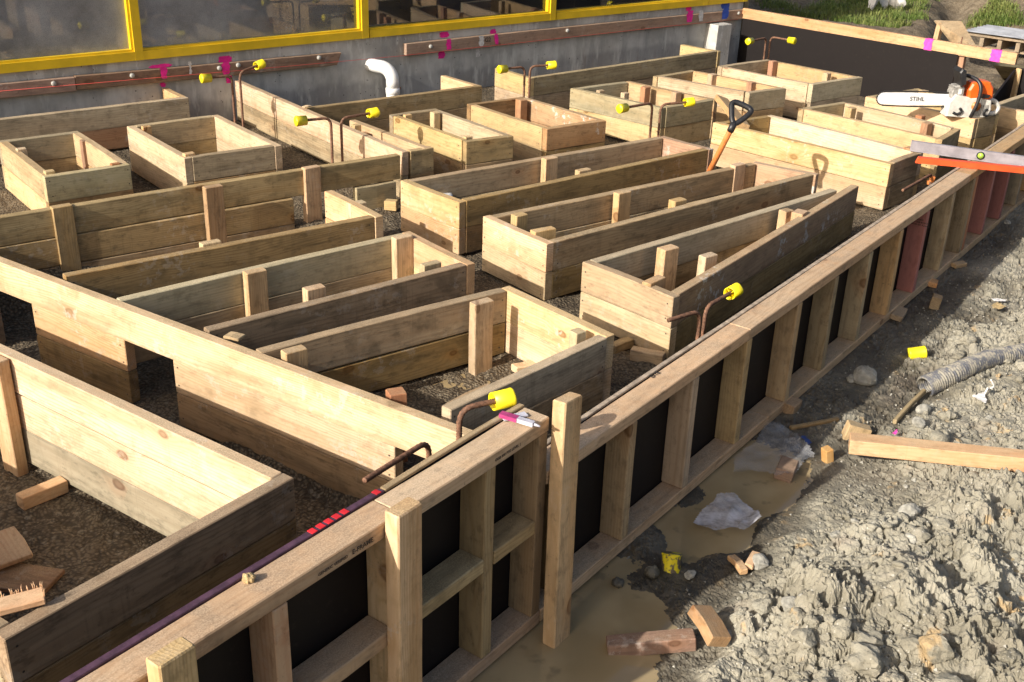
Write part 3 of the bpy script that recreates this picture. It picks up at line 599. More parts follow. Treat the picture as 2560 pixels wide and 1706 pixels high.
# plywood face and the battens along its top
def fply(e,s0,s1,z0,z1,mat=None):
    c=sp((s0+s1)/2,-.0925-.0085,(z0+z1)/2); return MB().plank(s1-s0,z1-z0,.017,wob=.0006,c=.001).build('plywood_face',[mat or M['ply']],e,frame(c,FS,z=(0,0,1)))
fply(eL,.2,SE,-.56,ZL-.006)
for s0,s1,z,mm in ((.2,1.742,ZL-.0045,M['purple']),(1.746,SE,ZL-.0035,WOOD['weath'])):
    MB().plank(s1-s0,.009,.019,wob=.001,c=.0015).build('ply_edge',[mm],eL,frame(sp((s0+s1)/2,-.1,z+.0058),FS,z=(0,0,1)))
for k in range(6): mb=MB().box(-.0085,.0085,-.0096,.0096,0,.0012,frame(sp(1.503+.0265*k if k<5 else 1.722,-.1,ZL+.0065),FS,z=(0,0,1))); mb.build('red_mark',[M['redtape']],eL,origin=sp(1.6,-.1,ZL))
W=frame(sp(1.422,.0016,ZL-.030),FS,y=(0,0,1)); textobj(eL,'stamped_lettering','GENERIC VERIFIED',.0115,W,M['ink'],.0002); 
W=frame(sp(1.532,.0016,ZL-.031),FS,y=(0,0,1)); textobj(eL,'stamped_lettering','E-FRAME',.0185,W,M['ink'],.0002)
W=frame(sp(2.08,.0016,ZL-.032),FS,y=(0,0,1)); textobj(eL,'stamped_lettering','GG8 300 PSG LEVEL 1',.0125,W,M['ink'],.0002)
eR=thing('formwork_panel','long lower formwork section running to the right picture edge, studs with two pink ones','formwork wall',sp(4.5,0,-.55),'near edge formwork')
JN=[SE+.003,3.68,6.49,8.9,10.6]
for i in range(4):
    fboard(eR,'top_plate',JN[i]+.0008,JN[i+1]-.0008,0,-.0005*i,.046,.09,'frame'); fboard(eR,'bottom_plate',JN[i]+.35*K*(i>0)+.0008,JN[i+1]+(.35*K if i<3 else 0)-.0008,.001,ZBT-.0005*i,.046,.09,'frame')
rs=[2.86,3.307,3.80,4.295,4.841,5.296,5.776,6.257,6.721,7.224,7.656,7.715,8.17,8.62,9.07,9.53,9.98,10.4,10.9,11.4]
rm=['grey','frame','frame','frame','frame','grey','grey','frame','pinkst','weath','grey','redpeg','pinkst','pinkst','grey','frame','frame','grey','frame','frame']
for s,m_ in zip(rs,rm): 
    o=fstud(eR,s*K,ZBT+.001,-.048,m_,p=-.001)
    if m_=='pinkst': o['label']='pink treated stud'
for k,tx in enumerate(('FRAMESAFE','H1.2 SG8 BORON','90X45 KD PLANER')):
    W=frame(sp((6.721-.052)*K-.0016,-.078,-.10-.014*k),-FN*-1.,y=(0,0,1)); textobj(eR,'stamped_lettering',tx,.0125,W,M['ink'],.0002)
for a,b in zip(JN[:-1],JN[1:]): fply(eR,a+.001,b-.001,-.56,-.006)
for i,(a,b) in enumerate(zip(JN[:-1],JN[1:])):
    MB().plank(b-a-.004,.008,.018,wob=.0016,c=.0015).build('ply_edge',[M['plystrip']],eR,frame(sp((a+b)/2,-.1,-.001-.0006*i),FS,z=(0,0,1)))
textobj(eR,'stamped_lettering','E-16',.03,frame(sp(3.075,-.075,.0012),FS,y=-FN),M['ink'],.0002)
# bracing posts driven outside the form
def fpost(r,x,y,zb,label,mat='frame',foot=None,w=.088,d=.047):      # picked at the top of its left outer edge
    zl,zh=-.1,.6
    for _ in range(40):
        z=(zl+zh)/2; q=at(r,x,y,z); p=FD+(q.x*FN.x+q.y*FN.y)
        if p>.0035+d: zh=z
        else: zl=z
    s=q.x*FS.x+q.y*FS.y; top=sp(s+w/2,.0035+d/2,z); bot=sp(s+w/2,.0035+d/2,zb)
    if foot:
        q=at(*foot,-.57); p2=FD+(q.x*FN.x+q.y*FN.y); s2=q.x*FS.x+q.y*FS.y; f_=sp(s2+w/2,p2-d/2,-.57); bot=top+(f_-top)*((z-zb)/(z+.57))
    L=(top-bot).length; W=frame((top+bot)/2,top-bot,y=-FN)
    o=MB().plank(L,w,d,wob=.002,c=.004).build('bracing_post',[WOOD[mat]],None,W); return tag(o,label,'post','bracing posts of the near form')
fpost('S3',490,560,-.72,'bracing post standing in the puddle where the tall form section ends',foot=('S7',385,1290))
fpost('S6',1295,70,-.75,'middle bracing post in front of the tall form section','fresh')
fpost('S5',1450,1440,-.75,'foremost bracing post with a sawn top at the bottom picture edge','pale')

# ------------------------------------------------------------------ far form and things by it
def xf(y): return (10.07+(8.7-y)*.168)*K      # front face of the far form as a function of survey y
e=thing('formwork_panel','far formwork of dark plywood under a long orange-tinged plank with pink marks','formwork wall',(8.9,6.4,-.5))
a=Vector((xf(8.64),8.64*K)); b=Vector((xf(6.17),6.17*K)); c2=Vector((xf(5.62),5.62*K))
d=(b-a).normalized(); L=(b-a).length; nb=Vector((-d.y,d.x))
mid=(a+b)/2+nb*.0085
MB().plank(L,.62,.017,c=.001,wob=.001).build('plywood_face',[M['ply']],e,frame((mid.x,mid.y,.035-.31),(d.x,d.y,-.012),z=(0,0,1)))
L2=(c2-a).length+.02; mid=(a+c2)/2+nb*(.045/2-.003)
MB().plank(L2,.095,.045,wob=.002).build('top_plank',[WOOD['orange']],e,frame((mid.x,mid.y,.078),(d.x,d.y,-.016),z=(0,0,1)))
mb=MB()
for t,wd in ((.715,.075),(.94,.085)):
    q=a+(c2-a)*t-nb*.0045; W=frame((q.x,q.y,.078-.016*(t-.5)*L2),(d.x,d.y,-.016),z=(0,0,1)); V=[];nseg=8
    for i in range(nseg+1): V+= [W@Vector((-wd/2+random.uniform(-.008,.008),0,-.0475+.095*i/nseg)),W@Vector((wd/2+random.uniform(-.008,.008),0,-.0475+.095*i/nseg))]
    mb.add(V,[(2*i,2*i+1,2*i+3,2*i+2) for i in range(nseg)])
    V2=[W@Vector((-wd/2,0,.0478)),W@Vector((wd/2,0,.0478)),W@Vector((wd/2-.01,.042,.0486)),W@Vector((-wd/2+.015,.042,.0486))]; mb.add(V2,[(0,1,2,3)])
mb.build('pink_paint_mark',[M['magenta']],e,origin=(8.9,6.0,.08))
q=b+d*.03+nb*.05; stick(e,q.x,q.y,.02,-.55,.05,.045,'redpeg',rot=.1,name='end_stud')
q=b-d*.0+nb*.02; MB().tube([(q.x,q.y,-.1),(q.x+.002,q.y,.12),(q.x+.004,q.y,.17)],.006,8).build('bolt_rod',[M['rust']],e,origin=(q.x,q.y,0))
# dark panels at the right edge
p0=at('R4',2085,775,-.05); p1=at('R4',2268,640,-.0)
e=thing('formwork_panel','dark plywood form with a pale edge batten at the right picture edge','formwork wall',(9.1,4.7,-.5))
q0=Vector((8.12,4.46)); q1=Vector((9.02,4.76)); q1b=Vector((9.25,4.25)); dd=(q1b-q1).normalized()
V=[(q0.x,q0.y,-.55),(q1.x,q1.y,-.55),(q1.x,q1.y,.0),(q0.x,q0.y,-.16)]; n2=Vector((-(q1-q0).y,(q1-q0).x)).normalized()*.017
V+=[(v[0]+n2.x,v[1]+n2.y,v[2]) for v in V]
mesh('plywood_face',V,[(0,1,2,3),(7,6,5,4),(0,4,5,1),(1,5,6,2),(2,6,7,3),(3,7,4,0)],M['ply'],e,Matrix.Identity(4))
MB().plank((q1b-q1).length,.6,.017).build('plywood_face',[M['ply']],e,frame(((q1.x+q1b.x)/2+.03,(q1.y+q1b.y)/2+.01,-.29),(dd.x,dd.y,0),z=(0,0,1)))
stick(e,q1.x+.012,q1.y-.02,.012,-.55,.022,.05,'pale',rot=-.4,name='edge_batten')
# box that shows only its end at the right edge
e=box('box cut by the right picture edge, beyond the chainsaw',[(8.80,4.80),(9.6,4.9),(9.6,4.45),(8.86,4.36)],2,'B',('pale','pale','weath','pale'),('dark','dark','dark','dark'),sides='bfl')
# plywood brace on its stake behind the far form
e=thing('timber_brace','brown plywood board leaning on a timber stake behind the far form','brace',(9.6,5.9,-.3))
P=[at('R4',1520,185,.05),at('R4',1765,195,.05),at('R4',1915,450,-.14),at('R4',1690,400,-.14)]
nn=(P[1]-P[0]).cross(P[3]-P[0]).normalized()*.02
if nn.z<0: nn=-nn
V=[*P,*[p-nn*1. for p in P]]; mesh('plywood_board',V,[(0,1,2,3),(7,6,5,4),(0,4,5,1),(1,5,6,2),(2,6,7,3),(3,7,4,0)],WOOD['weath'],e,Matrix.Identity(4))
q=at('R4',1545,240,.0); stick(e,q.x+.02,q.y+.0,.03,-.42,.06,.05,'frame',tilt=.12,name='stake')
q=at('R3',2130,60,.11); o=stick(None,q.x+.02,q.y+.03,.17,-.3,.06,.05,'frame'); o.name='timber_stake'; tag(o,'short timber stake top standing at the corner where wall and far form meet','stake')
P=[at('R4',2040,570,-.05),at('R4',2330,600,-.12),at('R4',2330,760,-.42),at('R4',2140,720,-.42)]
o=mesh('timber_board',[*P,*[p+Vector((0.02,-.01,-.025)) for p in P]],[(0,1,2,3),(7,6,5,4),(0,4,5,1),(1,5,6,2),(2,6,7,3),(3,7,4,0)],WOOD['olive']); tag(o,'muddy board lying on the ground beyond the pink-marked plank end','board')

# ------------------------------------------------------------------ building
b_=thing('building','low concrete building wall with a band of yellow framed windows','building',(5.,YW,-.5))
WX0,WX1=-.5,8.77
XM=6.0
mb=MB(); mb.box(WX0,WX1,YW,YW+.2,-.75,.2); mb.build('concrete_wall',[M['conc']],b_,origin=(0,YW,0))
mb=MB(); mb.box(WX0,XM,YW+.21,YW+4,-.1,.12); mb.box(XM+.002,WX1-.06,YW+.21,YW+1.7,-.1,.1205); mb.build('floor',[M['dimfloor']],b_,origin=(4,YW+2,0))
mb=MB(); mb.box(WX0,XM,YW+4,YW+4.1,-.6,1.5); mb.box(XM,XM+.1,YW+1.8,YW+4.1,-.6,1.5); mb.box(XM+.1,WX1,YW+1.7,YW+1.8,-.6,1.49); mb.box(WX0-.1,WX0,YW,YW+4.1,-.6,1.5); mb.box(WX1-.05,WX1,YW+.201,YW+1.699,-.6,1.49); mb.build('interior_shell',[M['dim']],b_,origin=(4,YW+2,1))  # unseen rooms, made shallower at the right so sun reaches the grass
mb=MB(); mb.box(WX0-.1,XM+.1,YW+.03,YW+4.1,1.502,1.6); mb.box(XM+.102,WX1,YW+.03,YW+1.8,1.502,1.598); mb.build('roof',[M['dim']],b_,origin=(4,YW+2,1.5))  # unseen roof, set low to keep its shadow off the grass
ZF=.203; mull=[(3.10*K,3.165*K),(5.13*K,5.215*K),(7.27*K,7.355*K),(9.45*K,9.53*K)]; mull=[(-.35,-.28),(1.06*K,1.13*K)]+mull
wn=thing('tmp','x','x',(0,0,0)); bpy.data.objects.remove(wn)
xs=[m[1] for m in mull]; xe=[m[0] for m in mull[1:]]+[8.74]
for i,(xa,xb) in enumerate(zip(xs,xe)):
    fr=MB(); fr.box(xa-.004,xb+.001,YW-.022,YW+.05,ZF,ZF+.058); fr.box(xa,xb,YW-.008,YW+.05,ZF+.0585,ZF+.072)
    if i<len(xe)-1 or True: fr.box(xb+.0015,xb+.060,YW-.023,YW+.05,ZF-.0005,1.4); fr.box(xb-.014,xb,YW-.008,YW+.05,ZF+.0725,1.4)
    fr.box(xa,xb,YW-.02,YW+.05,1.4005,1.46)
    f=fr.build('window_frame',[M['yellow']],b_,origin=((xa+xb)/2,YW,ZF))
    V=[(xa,YW+.03,ZF+.07),(xb,YW+.03,ZF+.07),(xb,YW+.03,1.41),(xa,YW+.03,1.41)]
    g_=mesh('pane',V,[(0,1,2,3)],M['glass'],f,None); 
    g_.matrix_basis=Matrix.Translation(-Vector(((xa+xb)/2,YW,ZF)))
mb=MB(); mb.box(WX0,WX1,YW-.02,YW+.028,1.463,1.75); mb.build('upper_wall',[M['conc']],b_,origin=(4,YW,2))
# things seen dimly behind the glass
mb=MB(); mb.box(5.75,6.35,YW+.9,YW+1.5,.13,1.1); mb.box(5.72,6.38,YW+.87,YW+1.53,1.1,1.15); o=mb.build('storage_crate',[M['bluecrate']],None,origin=(6.05,YW+1.2,.13)); tag(o,'blue crate standing inside the building behind the glass','crate')
# ledgers
def irregular(mb,W,w,h,m=0,n=9,jag=.012,lean=0.):
    V=[]
    for i in range(n+1):
        z=-h/2+h*i/n; k=.75+.25*math.sin(math.pi*i/n); V+=[W@Vector((-w/2*k+lean*z+random.uniform(-jag,jag),0,z)),W@Vector((w/2*k+lean*z+random.uniform(-jag,jag),0,z))]
    mb.add(V,[(2*i,2*i+1,2*i+3,2*i+2) for i in range(n)],m)
def wallxy(r,x,y,Y=YW):
    d_=ray(r,x,y); t=Y/d_.y; return Vector((d_.x*t,Y,H+d_.z*t))
YL=YW-.045
def ledger(x0,x1,z0,z1,mat,cut=0.,lbl=None):
    c=((x0+x1)/2,YW-.0235,(z0+z1)/2); o=MB().plank(x1-x0,.09,.045,wob=.002,endcut=cut).build('ledger_board',[WOOD[mat]],b_,frame(c,(x1-x0,0,z1-z0),z=(0,0,1))); o['label']=lbl; return o
ledger(.4,1.98*K+.55,.096,.094,'brown',lbl='dark brown ledger board at the left')
ledger(1.98*K+.553,4.88*K,.100,.076,'brown',.04,lbl='brown ledger board with a slanting cut end')
ledger(5.57*K,10.12*K,.090,.086,'ledger',lbl='reddish ledger board with pink and blue paint marks')
mb=MB()
for (r,x,y,Y,w_,h_,mi) in (('R1',1490,650,YL,.045,.10,0),('R1',1462,603,YL-.001,.16,.022,0),('R1',2060,620,YL,.06,.09,0),('R1',2050,545,YW,.10,.05,0),('R1',1485,775,YW,.04,.03,0),('R1',2085,720,YW,.05,.06,0),
    ('R2',1758,405,YL,.048,.085,0),('R2',1715,318,YW,.09,.045,0),('R2',1690,500,YW,.07,.06,0),('R2',2192,358,YL,.045,.085,0),('R2',2160,290,YW,.06,.04,0),('R2',2055,375,YL,.05,.085,2),
    ('R3',1620,150,YL,.085,.105,0),('R3',1610,75,YW,.07,.05,0),('R3',1722,145,YL,.06,.10,2),('R3',1945,125,YL,.095,.10,1),('R3',1945,50,YW,.12,.06,1),('R2',2020,480,YW,.04,.07,2),('R1',1735,620,YL,.02,.085,2)):
    q=wallxy(r,x,y,Y); mb=MB(); irregular(mb,Matrix.Translation((q.x,Y-.0022,q.z)),w_,h_,0,jag=.007,lean=random.uniform(-.1,.1)); mb.build('paint_mark',[(M['pinkpaint'],M['bluepaint'],M['whitepaint'])[mi]],b_,origin=(q.x,Y,q.z))
q=wallxy('R2',2085,385,YL); textobj(b_,'pencil_lettering','G2',.05,frame((q.x,YL-.0025,q.z),(1,0,0),y=(0,0,1)),M['ink'],.0003)
mb=MB()
for (r,x,y) in (('R1',487,762),('R1',1203,690),('R1',1998,622),('R1',2170,595),('R2',572,527),('R2',1590,425),('R3',503,280),('R3',2065,122)):
    q=wallxy(r,x,y,YL); MB().tube([(q.x,YL+.002,q.z),(q.x,YL-.012,q.z),(q.x,YL-.016,q.z)],[.016,.016,.009],10).build('bolt_head',[M['galv']],b_,origin=q)
e1=wallxy('R1',-40,836,YL-.012); e2=wallxy('R2',1290,515,YL-.012); e3=wallxy('R3',1490,235,YL-.012); e4=wallxy('R3',2060,178,YL-.014)
o=MB().tube([e1,wallxy('R2',0,632,YL-.012),e2,wallxy('R3',0,400,YL-.012),e3,e4],.0014,6).build('string_line',[M['redline']],None,origin=e1); tag(o,'thin red builders string stretched along the wall ledgers','string line')
# drain elbow
pts=[(4.50,YW+.05,.0),(4.535,YW-.06,-.005)]
for k in range(9):
    a_=k/8*math.pi/2; pts.append((4.55+.05*math.sin(a_)*1.0,YW-.10-.085*math.sin(a_),-.005-.10*(1-math.cos(a_))))
pts+=[(4.60,YW-.185,-.16)]
e=thing('drain_pipe','white plastic drain elbow coming out of the concrete wall and turning down','pipe',(4.6,YW-.15,-.3))
MB().tube(pts,.050,24).build('elbow',[M['pvc']],e,origin=(4.55,YW-.1,-.05))
MB().tube([(4.60,YW-.185,-.155),(4.60,YW-.185,-.157),(4.60,YW-.185,-.20),(4.60,YW-.185,-.202)],[.050,.0545,.0545,.050],24).build('collar',[M['pvc']],e,origin=(4.6,YW-.18,-.18))
MB().tube([(4.60,YW-.185,-.203),(4.60,YW-.185,-.42)],.0495,24).build('downpipe',[M['pvc']],e,origin=(4.6,YW-.18,-.3))
# concrete pier
q=at('R3',1880,235,.03); mb=MB(); mb.plank(.75,.20,.22,frame((q.x+.10,q.y+.11,.03-.375),(0,0,1),y=(0,1,0)),c=.006,wob=.004); o=mb.build('concrete_pier',[M['conc']],None,origin=(q.x+.1,q.y+.1,-.3)); tag(o,'square grey concrete pier in the corner beneath the ledger end','pier')

# ------------------------------------------------------------------ bent starter bars with caps
def bar(base,bend,tip,label,cap=True,r=.008,zb=-.36,tape=None):
    """vertical from base, bent over at bend height, arm to tip"""
    base=Vector(base); P=[]; bz=Vector((base.x,base.y,0)); top=Vector(bend); tip=Vector(tip); arm=(tip-top); al=arm.length; ad=arm.normalized()
    up=(top-Vector((base.x,base.y,zb))).normalized(); R_=.05
    a0=Vector((base.x,base.y,zb)); a1=top-up*R_; path=[]
    n1=int((a1-a0).length/.0045)
    for i in range(n1): path.append(a0+(a1-a0)*i/n1)
    b1=top+ad*R_
    for i in range(13):
        t=i/12; path.append((1-t)**2*a1+2*t*(1-t)*top+t*t*b1)
    n2=int((al-R_)/.0045)
    for i in range(1,n2+1): path.append(b1+(tip-b1)*i/n2)
    rr=[r*(1.13 if i%2 else .93) for i in range(len(path))]; 
    e=thing('starter_bar',label,'reinforcing bar',(base.x,base.y,zb),'bent starter bars')
    MB().tube(path,rr,10).build('rod',[M['rust']],e,origin=(base.x,base.y,0))
    if cap:
        c0=tip-ad*.012; R2=.0275
        mb=MB()
        prof=[(0,.0235),(0,R2),(.054,R2),(.058,R2*1.03),(.062,R2*1.03),(.066,R2*.93)]
        n=20; V=[]; up2=Vector((0,0,1)); sx=ad.cross(up2).normalized(); sz=sx.cross(ad)
        for (u,rd) in prof:
            for j in range(n):
                a_=2*math.pi*j/n; sq=1.0+.10*math.cos(2*a_)**2*min(1,u/.03); V.append(c0+ad*u+(sx*math.cos(a_)+sz*math.sin(a_))*rd*sq)
        Fc=[(k*n+j,k*n+(j+1)%n,(k+1)*n+(j+1)%n,(k+1)*n+j) for k in range(len(prof)-1) for j in range(n)]; Fc.append(tuple(range((len(prof)-1)*n,len(prof)*n)))
        # inside of the socket, with ribs gripping the bar
        b0=len(V)
        for j in range(n): a_=2*math.pi*j/n; V.append(c0+ad*.045+(sx*math.cos(a_)+sz*math.sin(a_))*.0235)
        Fc+=[(j,b0+j,b0+(j+1)%n,(j+1)%n) for j in range(n)]; Fc.append(tuple(b0+j for j in range(n)))
        mb.add(V,Fc,0,True)
        for k in range(4):
            a_=math.pi/4+k*math.pi/2; dr=sx*math.cos(a_)+sz*math.sin(a_); pr=dr.cross(ad)
            V=[c0+ad*(.006+u*.04)+dr*(.0085+v*.0155)+pr*(w_*.0014) for u in(0,1) for v in(0,1) for w_ in(-1,1)]; mb.add(V,[(0,1,3,2),(4,6,7,5),(0,2,6,4),(1,5,7,3),(0,4,5,1),(2,3,7,6)])
        mb.build('safety_cap',[M['cap']],e,origin=c0)
    if tape is not None:
        t0=a0+(a1-a0)*.8; mb=MB()
        for k in range(5): mb.box(-.011,.011,-.011,.011,-.01,.01,Matrix.Translation(top+Vector((random.uniform(-.012,.012),random.uniform(-.012,.012),-.02-.018*k)))@Matrix.Rotation(random.random()*3,4,'Z')@Matrix.Rotation(random.random(),4,'X'))
        mb.build('tag',[tape],e,origin=top)
    return e
def pxbar(bx,zx,bendpx,tippx,label,**kw):
    base=at(*bx,zx); zb=zat(*bendpx,(base.x,base.y)); bend=Vector((base.x,base.y,zb)); tip=at(*tippx,zb+kw.pop('dz',.0)); return bar(base,bend,tip,label,**kw)
pxbar(('R1',2142,1100),-.12,('R1',2140,690),('R1',1905,712),'capped bent bar by the long beam at the wall, arm pointing left')
pxbar(('R1',2215,1100),-.12,('R1',2142,662),('R2',12,600),'capped bent bar by the long beam at the wall, leaning, arm pointing right',dz=.02)
pxbar(('R2',697,1470),-.12,('R2',688,1075),('R2',440,1100),'capped bent bar left of the narrow box, arm pointing left')
pxbar(('R2',787,1450),-.12,('R2',775,1080),('R2',1040,1035),'capped bent bar left of the narrow box, arm pointing right')
pxbar(('R3',108,870),-.06,('R3',115,610),('R2',2270,630),'capped bent bar at the pale end of the longest wall-side box, arm pointing left')
pxbar(('R3',155,880),-.06,('R3',160,605),('R3',335,597),'capped bent bar at the pale end of the longest wall-side box, arm pointing right')
pxbar(('R3',1258,1230),-.1,('R3',1225,935),('R3',1030,985),'capped bent bar beside the greenish box, cap with closed end facing left')
pxbar(('R3',1335,1220),-.1,('R3',1375,955),('R3',1590,935),'capped bent bar beside the greenish box, cap over the box corner')
pxbar(('R3',2300,505),-.1,('R3',2300,345),('R3',2180,375),'capped bent bar before the far dark plywood, arm pointing left')
pxbar(('R4',5,500),-.1,('R4',8,335),('R4',200,368),'capped bent bar before the far dark plywood, arm pointing right')
pxbar(('R7',1690,1540),-.13,('R7',1700,1262),('R7',1425,1355),'bare bent bar without a cap at the near corner of the wedge box',cap=False,r=.0082)
pxbar(('R7',1740,1490),-.13,('R7',1768,1230),('R7',1995,1105),'capped bent bar at the near corner of the wedge box',r=.0082)
pxbar(('S2',1577,1050),-.04,('S2',1535,880),('S2',985,1250),'bare bent bar without a cap just inside the tall form section',cap=False,r=.0084,zb=-.3)
pxbar(('S2',1852,880),.10,('S2',1885,595),('S2',2190,520),'capped bent bar just inside the tall form section, open socket showing',r=.0084,zb=-.2)
pxbar(('R8',1480,110),-.1,('R8',1470,15),('R8',1228,170),'bare bent bar with an orange tag below the spirit level',cap=False,tape=M['handle'])

# ------------------------------------------------------------------ chainsaw on the tapered box
tip=at('R4',1003,890,.105); hub=at('R4',1640,918,.095); dx=(hub-tip); dx.z=0; Ls=dx.length; dx.normalize()
e=thing('chainsaw','orange and grey chainsaw with a long white bar resting on the tapered box','chainsaw',(hub.x,hub.y,0))
SW=frame((hub.x,hub.y,.0),dx,z=(0,0,1))        # local x: from the bar tip towards the rear handle; local -y faces the camera
def prof_bar(L,h,n=10):
    p=[(0,-h*.46),(0,h*.46)]; p=[(.02,-h*.47),(.02,h*.47),(-L*.55,h*.56)]
    for i in range(n+1):
        a_=math.pi/2+math.pi*i/n; p.append((-L+.036+math.cos(a_)*.040,math.sin(a_)*.040+.0))
    p+=[(-L*.55,-h*.56)]; return p
T=Matrix.Translation
MB().prism([(x,z+.10) for x,z in prof_bar(Ls,.078)],-.003,.003,SW).build('guide_bar',[M['steel']],e,Matrix.Identity(4))
mb=MB(); out=[]
Lc=Ls
for i in range(46): out.append((-Lc*.93+Lc*.95*i/45, .045+.003*math.sin(math.pi*i/45)))
ch=[(x,.10+z) for x,z in out]+[(.0,.10)]
for i in range(52):
    x=-Lc*.93+Lc*.93*i/51; hh=.043+.004*math.sin(math.pi*(i/51))
    mb.box(x,x+.0062,-.0035,.0035,.10+hh,.10+hh+.0085,SW); mb.box(x,x+.0062,-.0035,.0035,.10-hh-.0085,.10-hh,SW)
for i in range(11):
    a_=math.pi/2+math.pi*i/10; cx,cz=-Lc+.037+math.cos(a_)*.0445,.10+math.sin(a_)*.0445
    mb.box(-.005,.005,-.0035,.0035,-.004,.004,SW@T((cx,0,cz))@Matrix.Rotation(-a_+math.pi/2,4,'Y'))
mb.build('chain',[M['black']],e,Matrix.Identity(4))
textobj(e,'lettering','STIHL',.040,SW@frame((-.265,-.0034,.088),(1,0,0),y=(0,0,1)),M['ink'],.0003)
mb=MB(); mb.prism([(-.02,.0),(.16,-.012),(.265,.0),(.285,.05),(.275,.115),(.20,.135),(.12,.13),(.02,.15),(-.015,.10)],-.065,.05,SW,0,.008); mb.build('crankcase',[M['sawbody']],e,Matrix.Identity(4))
mb=MB(); mb.prism([(.115,.115),(.105,.18),(.125,.225),(.18,.243),(.245,.235),(.275,.195),(.283,.13),(.225,.10),(.15,.105)],-.062,.055,SW,0,.012); mb.build('engine_cover',[M['orange']],e,Matrix.Identity(4))
mb=MB()
for k in range(6): mb.box(.005,.075,-.055+.004,.045,.135+.011*k,.141+.011*k,SW)
mb.prism([(.0,.10),(.08,.10),(.082,.195),(.06,.21),(.015,.205),(-.005,.16)],-.05,.04,SW,0,.008); mb.build('muffler',[M['sawgrey']],e,Matrix.Identity(4))
hb=[(.14,-.085,.005),(.145,-.105,.05),(.16,-.108,.12),(.165,-.10,.20),(.15,-.07,.245),(.12,-.02,.262),(.09,.04,.262),(.08,.085,.235),(.085,.10,.15),(.10,.09,.06)]
def smooth_path(P,n=6):
    P=[Vector(p) for p in P]; o=[]
    for i in range(len(P)-1):
        a=P[max(0,i-1)];b=P[i];c=P[i+1];d_=P[min(len(P)-1,i+2)]
        for k in range(n):
            t=k/n; o.append(.5*((2*b)+(-a+c)*t+(2*a-5*b+4*c-d_)*t*t+(-a+3*b-3*c+d_)*t**3))
    o.append(P[-1]); return o
MB().tube(smooth_path(hb),.0125,12,W=SW).build('front_handle',[M['black']],e,Matrix.Identity(4))
mb=MB(); mb.prism([(.045,.20),(.075,.215),(.06,.31),(.03,.325),(.015,.30)],-.075,.06,SW,0,.01); mb.build('hand_guard',[M['black']],e,Matrix.Identity(4))
mb=MB(); mb.tube(smooth_path([(.27,0,.10),(.30,0,.105),(.335,0,.09),(.36,0,.055),(.345,0,.02),(.31,0,.012),(.27,0,.015)]),.015,10,W=SW); mb.build('rear_handle',[M['sawbody']],e,Matrix.Identity(4))
mb=MB()
for k in range(9): mb.box(.165+.011*k,.170+.011*k,-.069,-.064,.01,.085,SW)
mb.tube([(.165,-.066,.062),(.165,-.073,.062)],.0,8,W=SW) if False else None
mb.build('starter_grille',[M['sawgrey']],e,Matrix.Identity(4))
MB().tube([(.172,-.066,.075),(.172,-.074,.075)],.032,24,W=SW).build('starter_badge',[M['handle']],e,Matrix.Identity(4))
mb=MB(); mb.tube(smooth_path([(.02,-.07,.03),(.05,-.074,.02),(.075,-.074,.04),(.06,-.074,.06)]),.009,8,W=SW); mb.tube(smooth_path([(.255,-.068,.055),(.235,-.072,.045),(.235,-.072,.02),(.26,-.068,.012)]),.008,8,W=SW); mb.prism([(.185,.135),(.24,.135),(.25,.155),(.20,.16)],-.085,-.06,SW,0,.004); mb.build('clips',[M['black']],e,Matrix.Identity(4))
mb=MB(); mb.tube([(.055,-.066,.145),(.055,-.0685,.145)],.0,6,W=SW) if False else mb.box(.035,.06,-.0555,-.0545,.15,.185,SW); mb.build('warning_label',[M['paper']],e,Matrix.Identity(4))

# ------------------------------------------------------------------ shovel, level, straight edge
s0=Vector((4.90,4.40,-.29)); s1=at('R3',2020,1135,.27); gp=at('R3',2105,960,.36); ad=(gp-s1).normalized()
e=thing('shovel','shovel with orange shaft and black D-shaped grip standing behind a long box','shovel',s0)
MB().tube([s0,s0+(s1-s0)*.5,s1],[.0165,.0165,.0155],14).build('shaft',[M['handle']],e,origin=s0)
side=Vector((CR.x,CR.y,0)).normalized()*.92+Vector((0,0,-.0)); side=(side-ad*side.dot(ad)).normalized()
def gpt(u,v): return s1+ad*u*.86+side*v*.84
mb=MB(); mb.tube([s1-ad*.045,s1-ad*.01,s1+ad*.012],[.019,.0195,.017],12)
mb.tube(smooth_path([gpt(.0,0),gpt(.03,-.024),gpt(.085,-.052),gpt(.125,-.066),gpt(.145,-.052),gpt(.15,0),gpt(.145,.052),gpt(.125,.066),gpt(.085,.052),gpt(.03,.024),gpt(.0,0)],5),.0155,10)
mb.build('grip',[M['black']],e,origin=s1)
bx=Matrix.Translation((4.90,4.41,-.36)); mb=MB(); mb.prism([(-.10,.06),(.10,.06),(.11,-.05),(0,-.14),(-.11,-.05)],-.004,.004,bx,0,.001); mb.build('blade',[M['rust']],e,origin=(4.9,4.41,-.36))
A=at('R4',1312,1330,.035); B=at('R4',2334,1475,.035); dl=(B-A); dl.z=0; dl.normalize()
e=thing('spirit_level','grey aluminium spirit level with a green vial laid over the form','spirit level',(A.x,A.y,.005)); LW=frame((A.x,A.y,.004),dl,z=(0,0,1))
mb=MB(); mb.box(0,1.2,-.012,.012,0,.062,LW); mb.box(.02,1.18,-.0135,-.012,.012,.016,LW); mb.box(.02,1.18,-.0135,-.012,.046,.05,LW); mb.box(-.006,0.0,-.0128,.0128,-.001,.063,LW,0); mb.build('body',[M['alu']],e,Matrix.Identity(4))
q=at('R4',1930,1440,.035); u=(q-A).dot(dl)
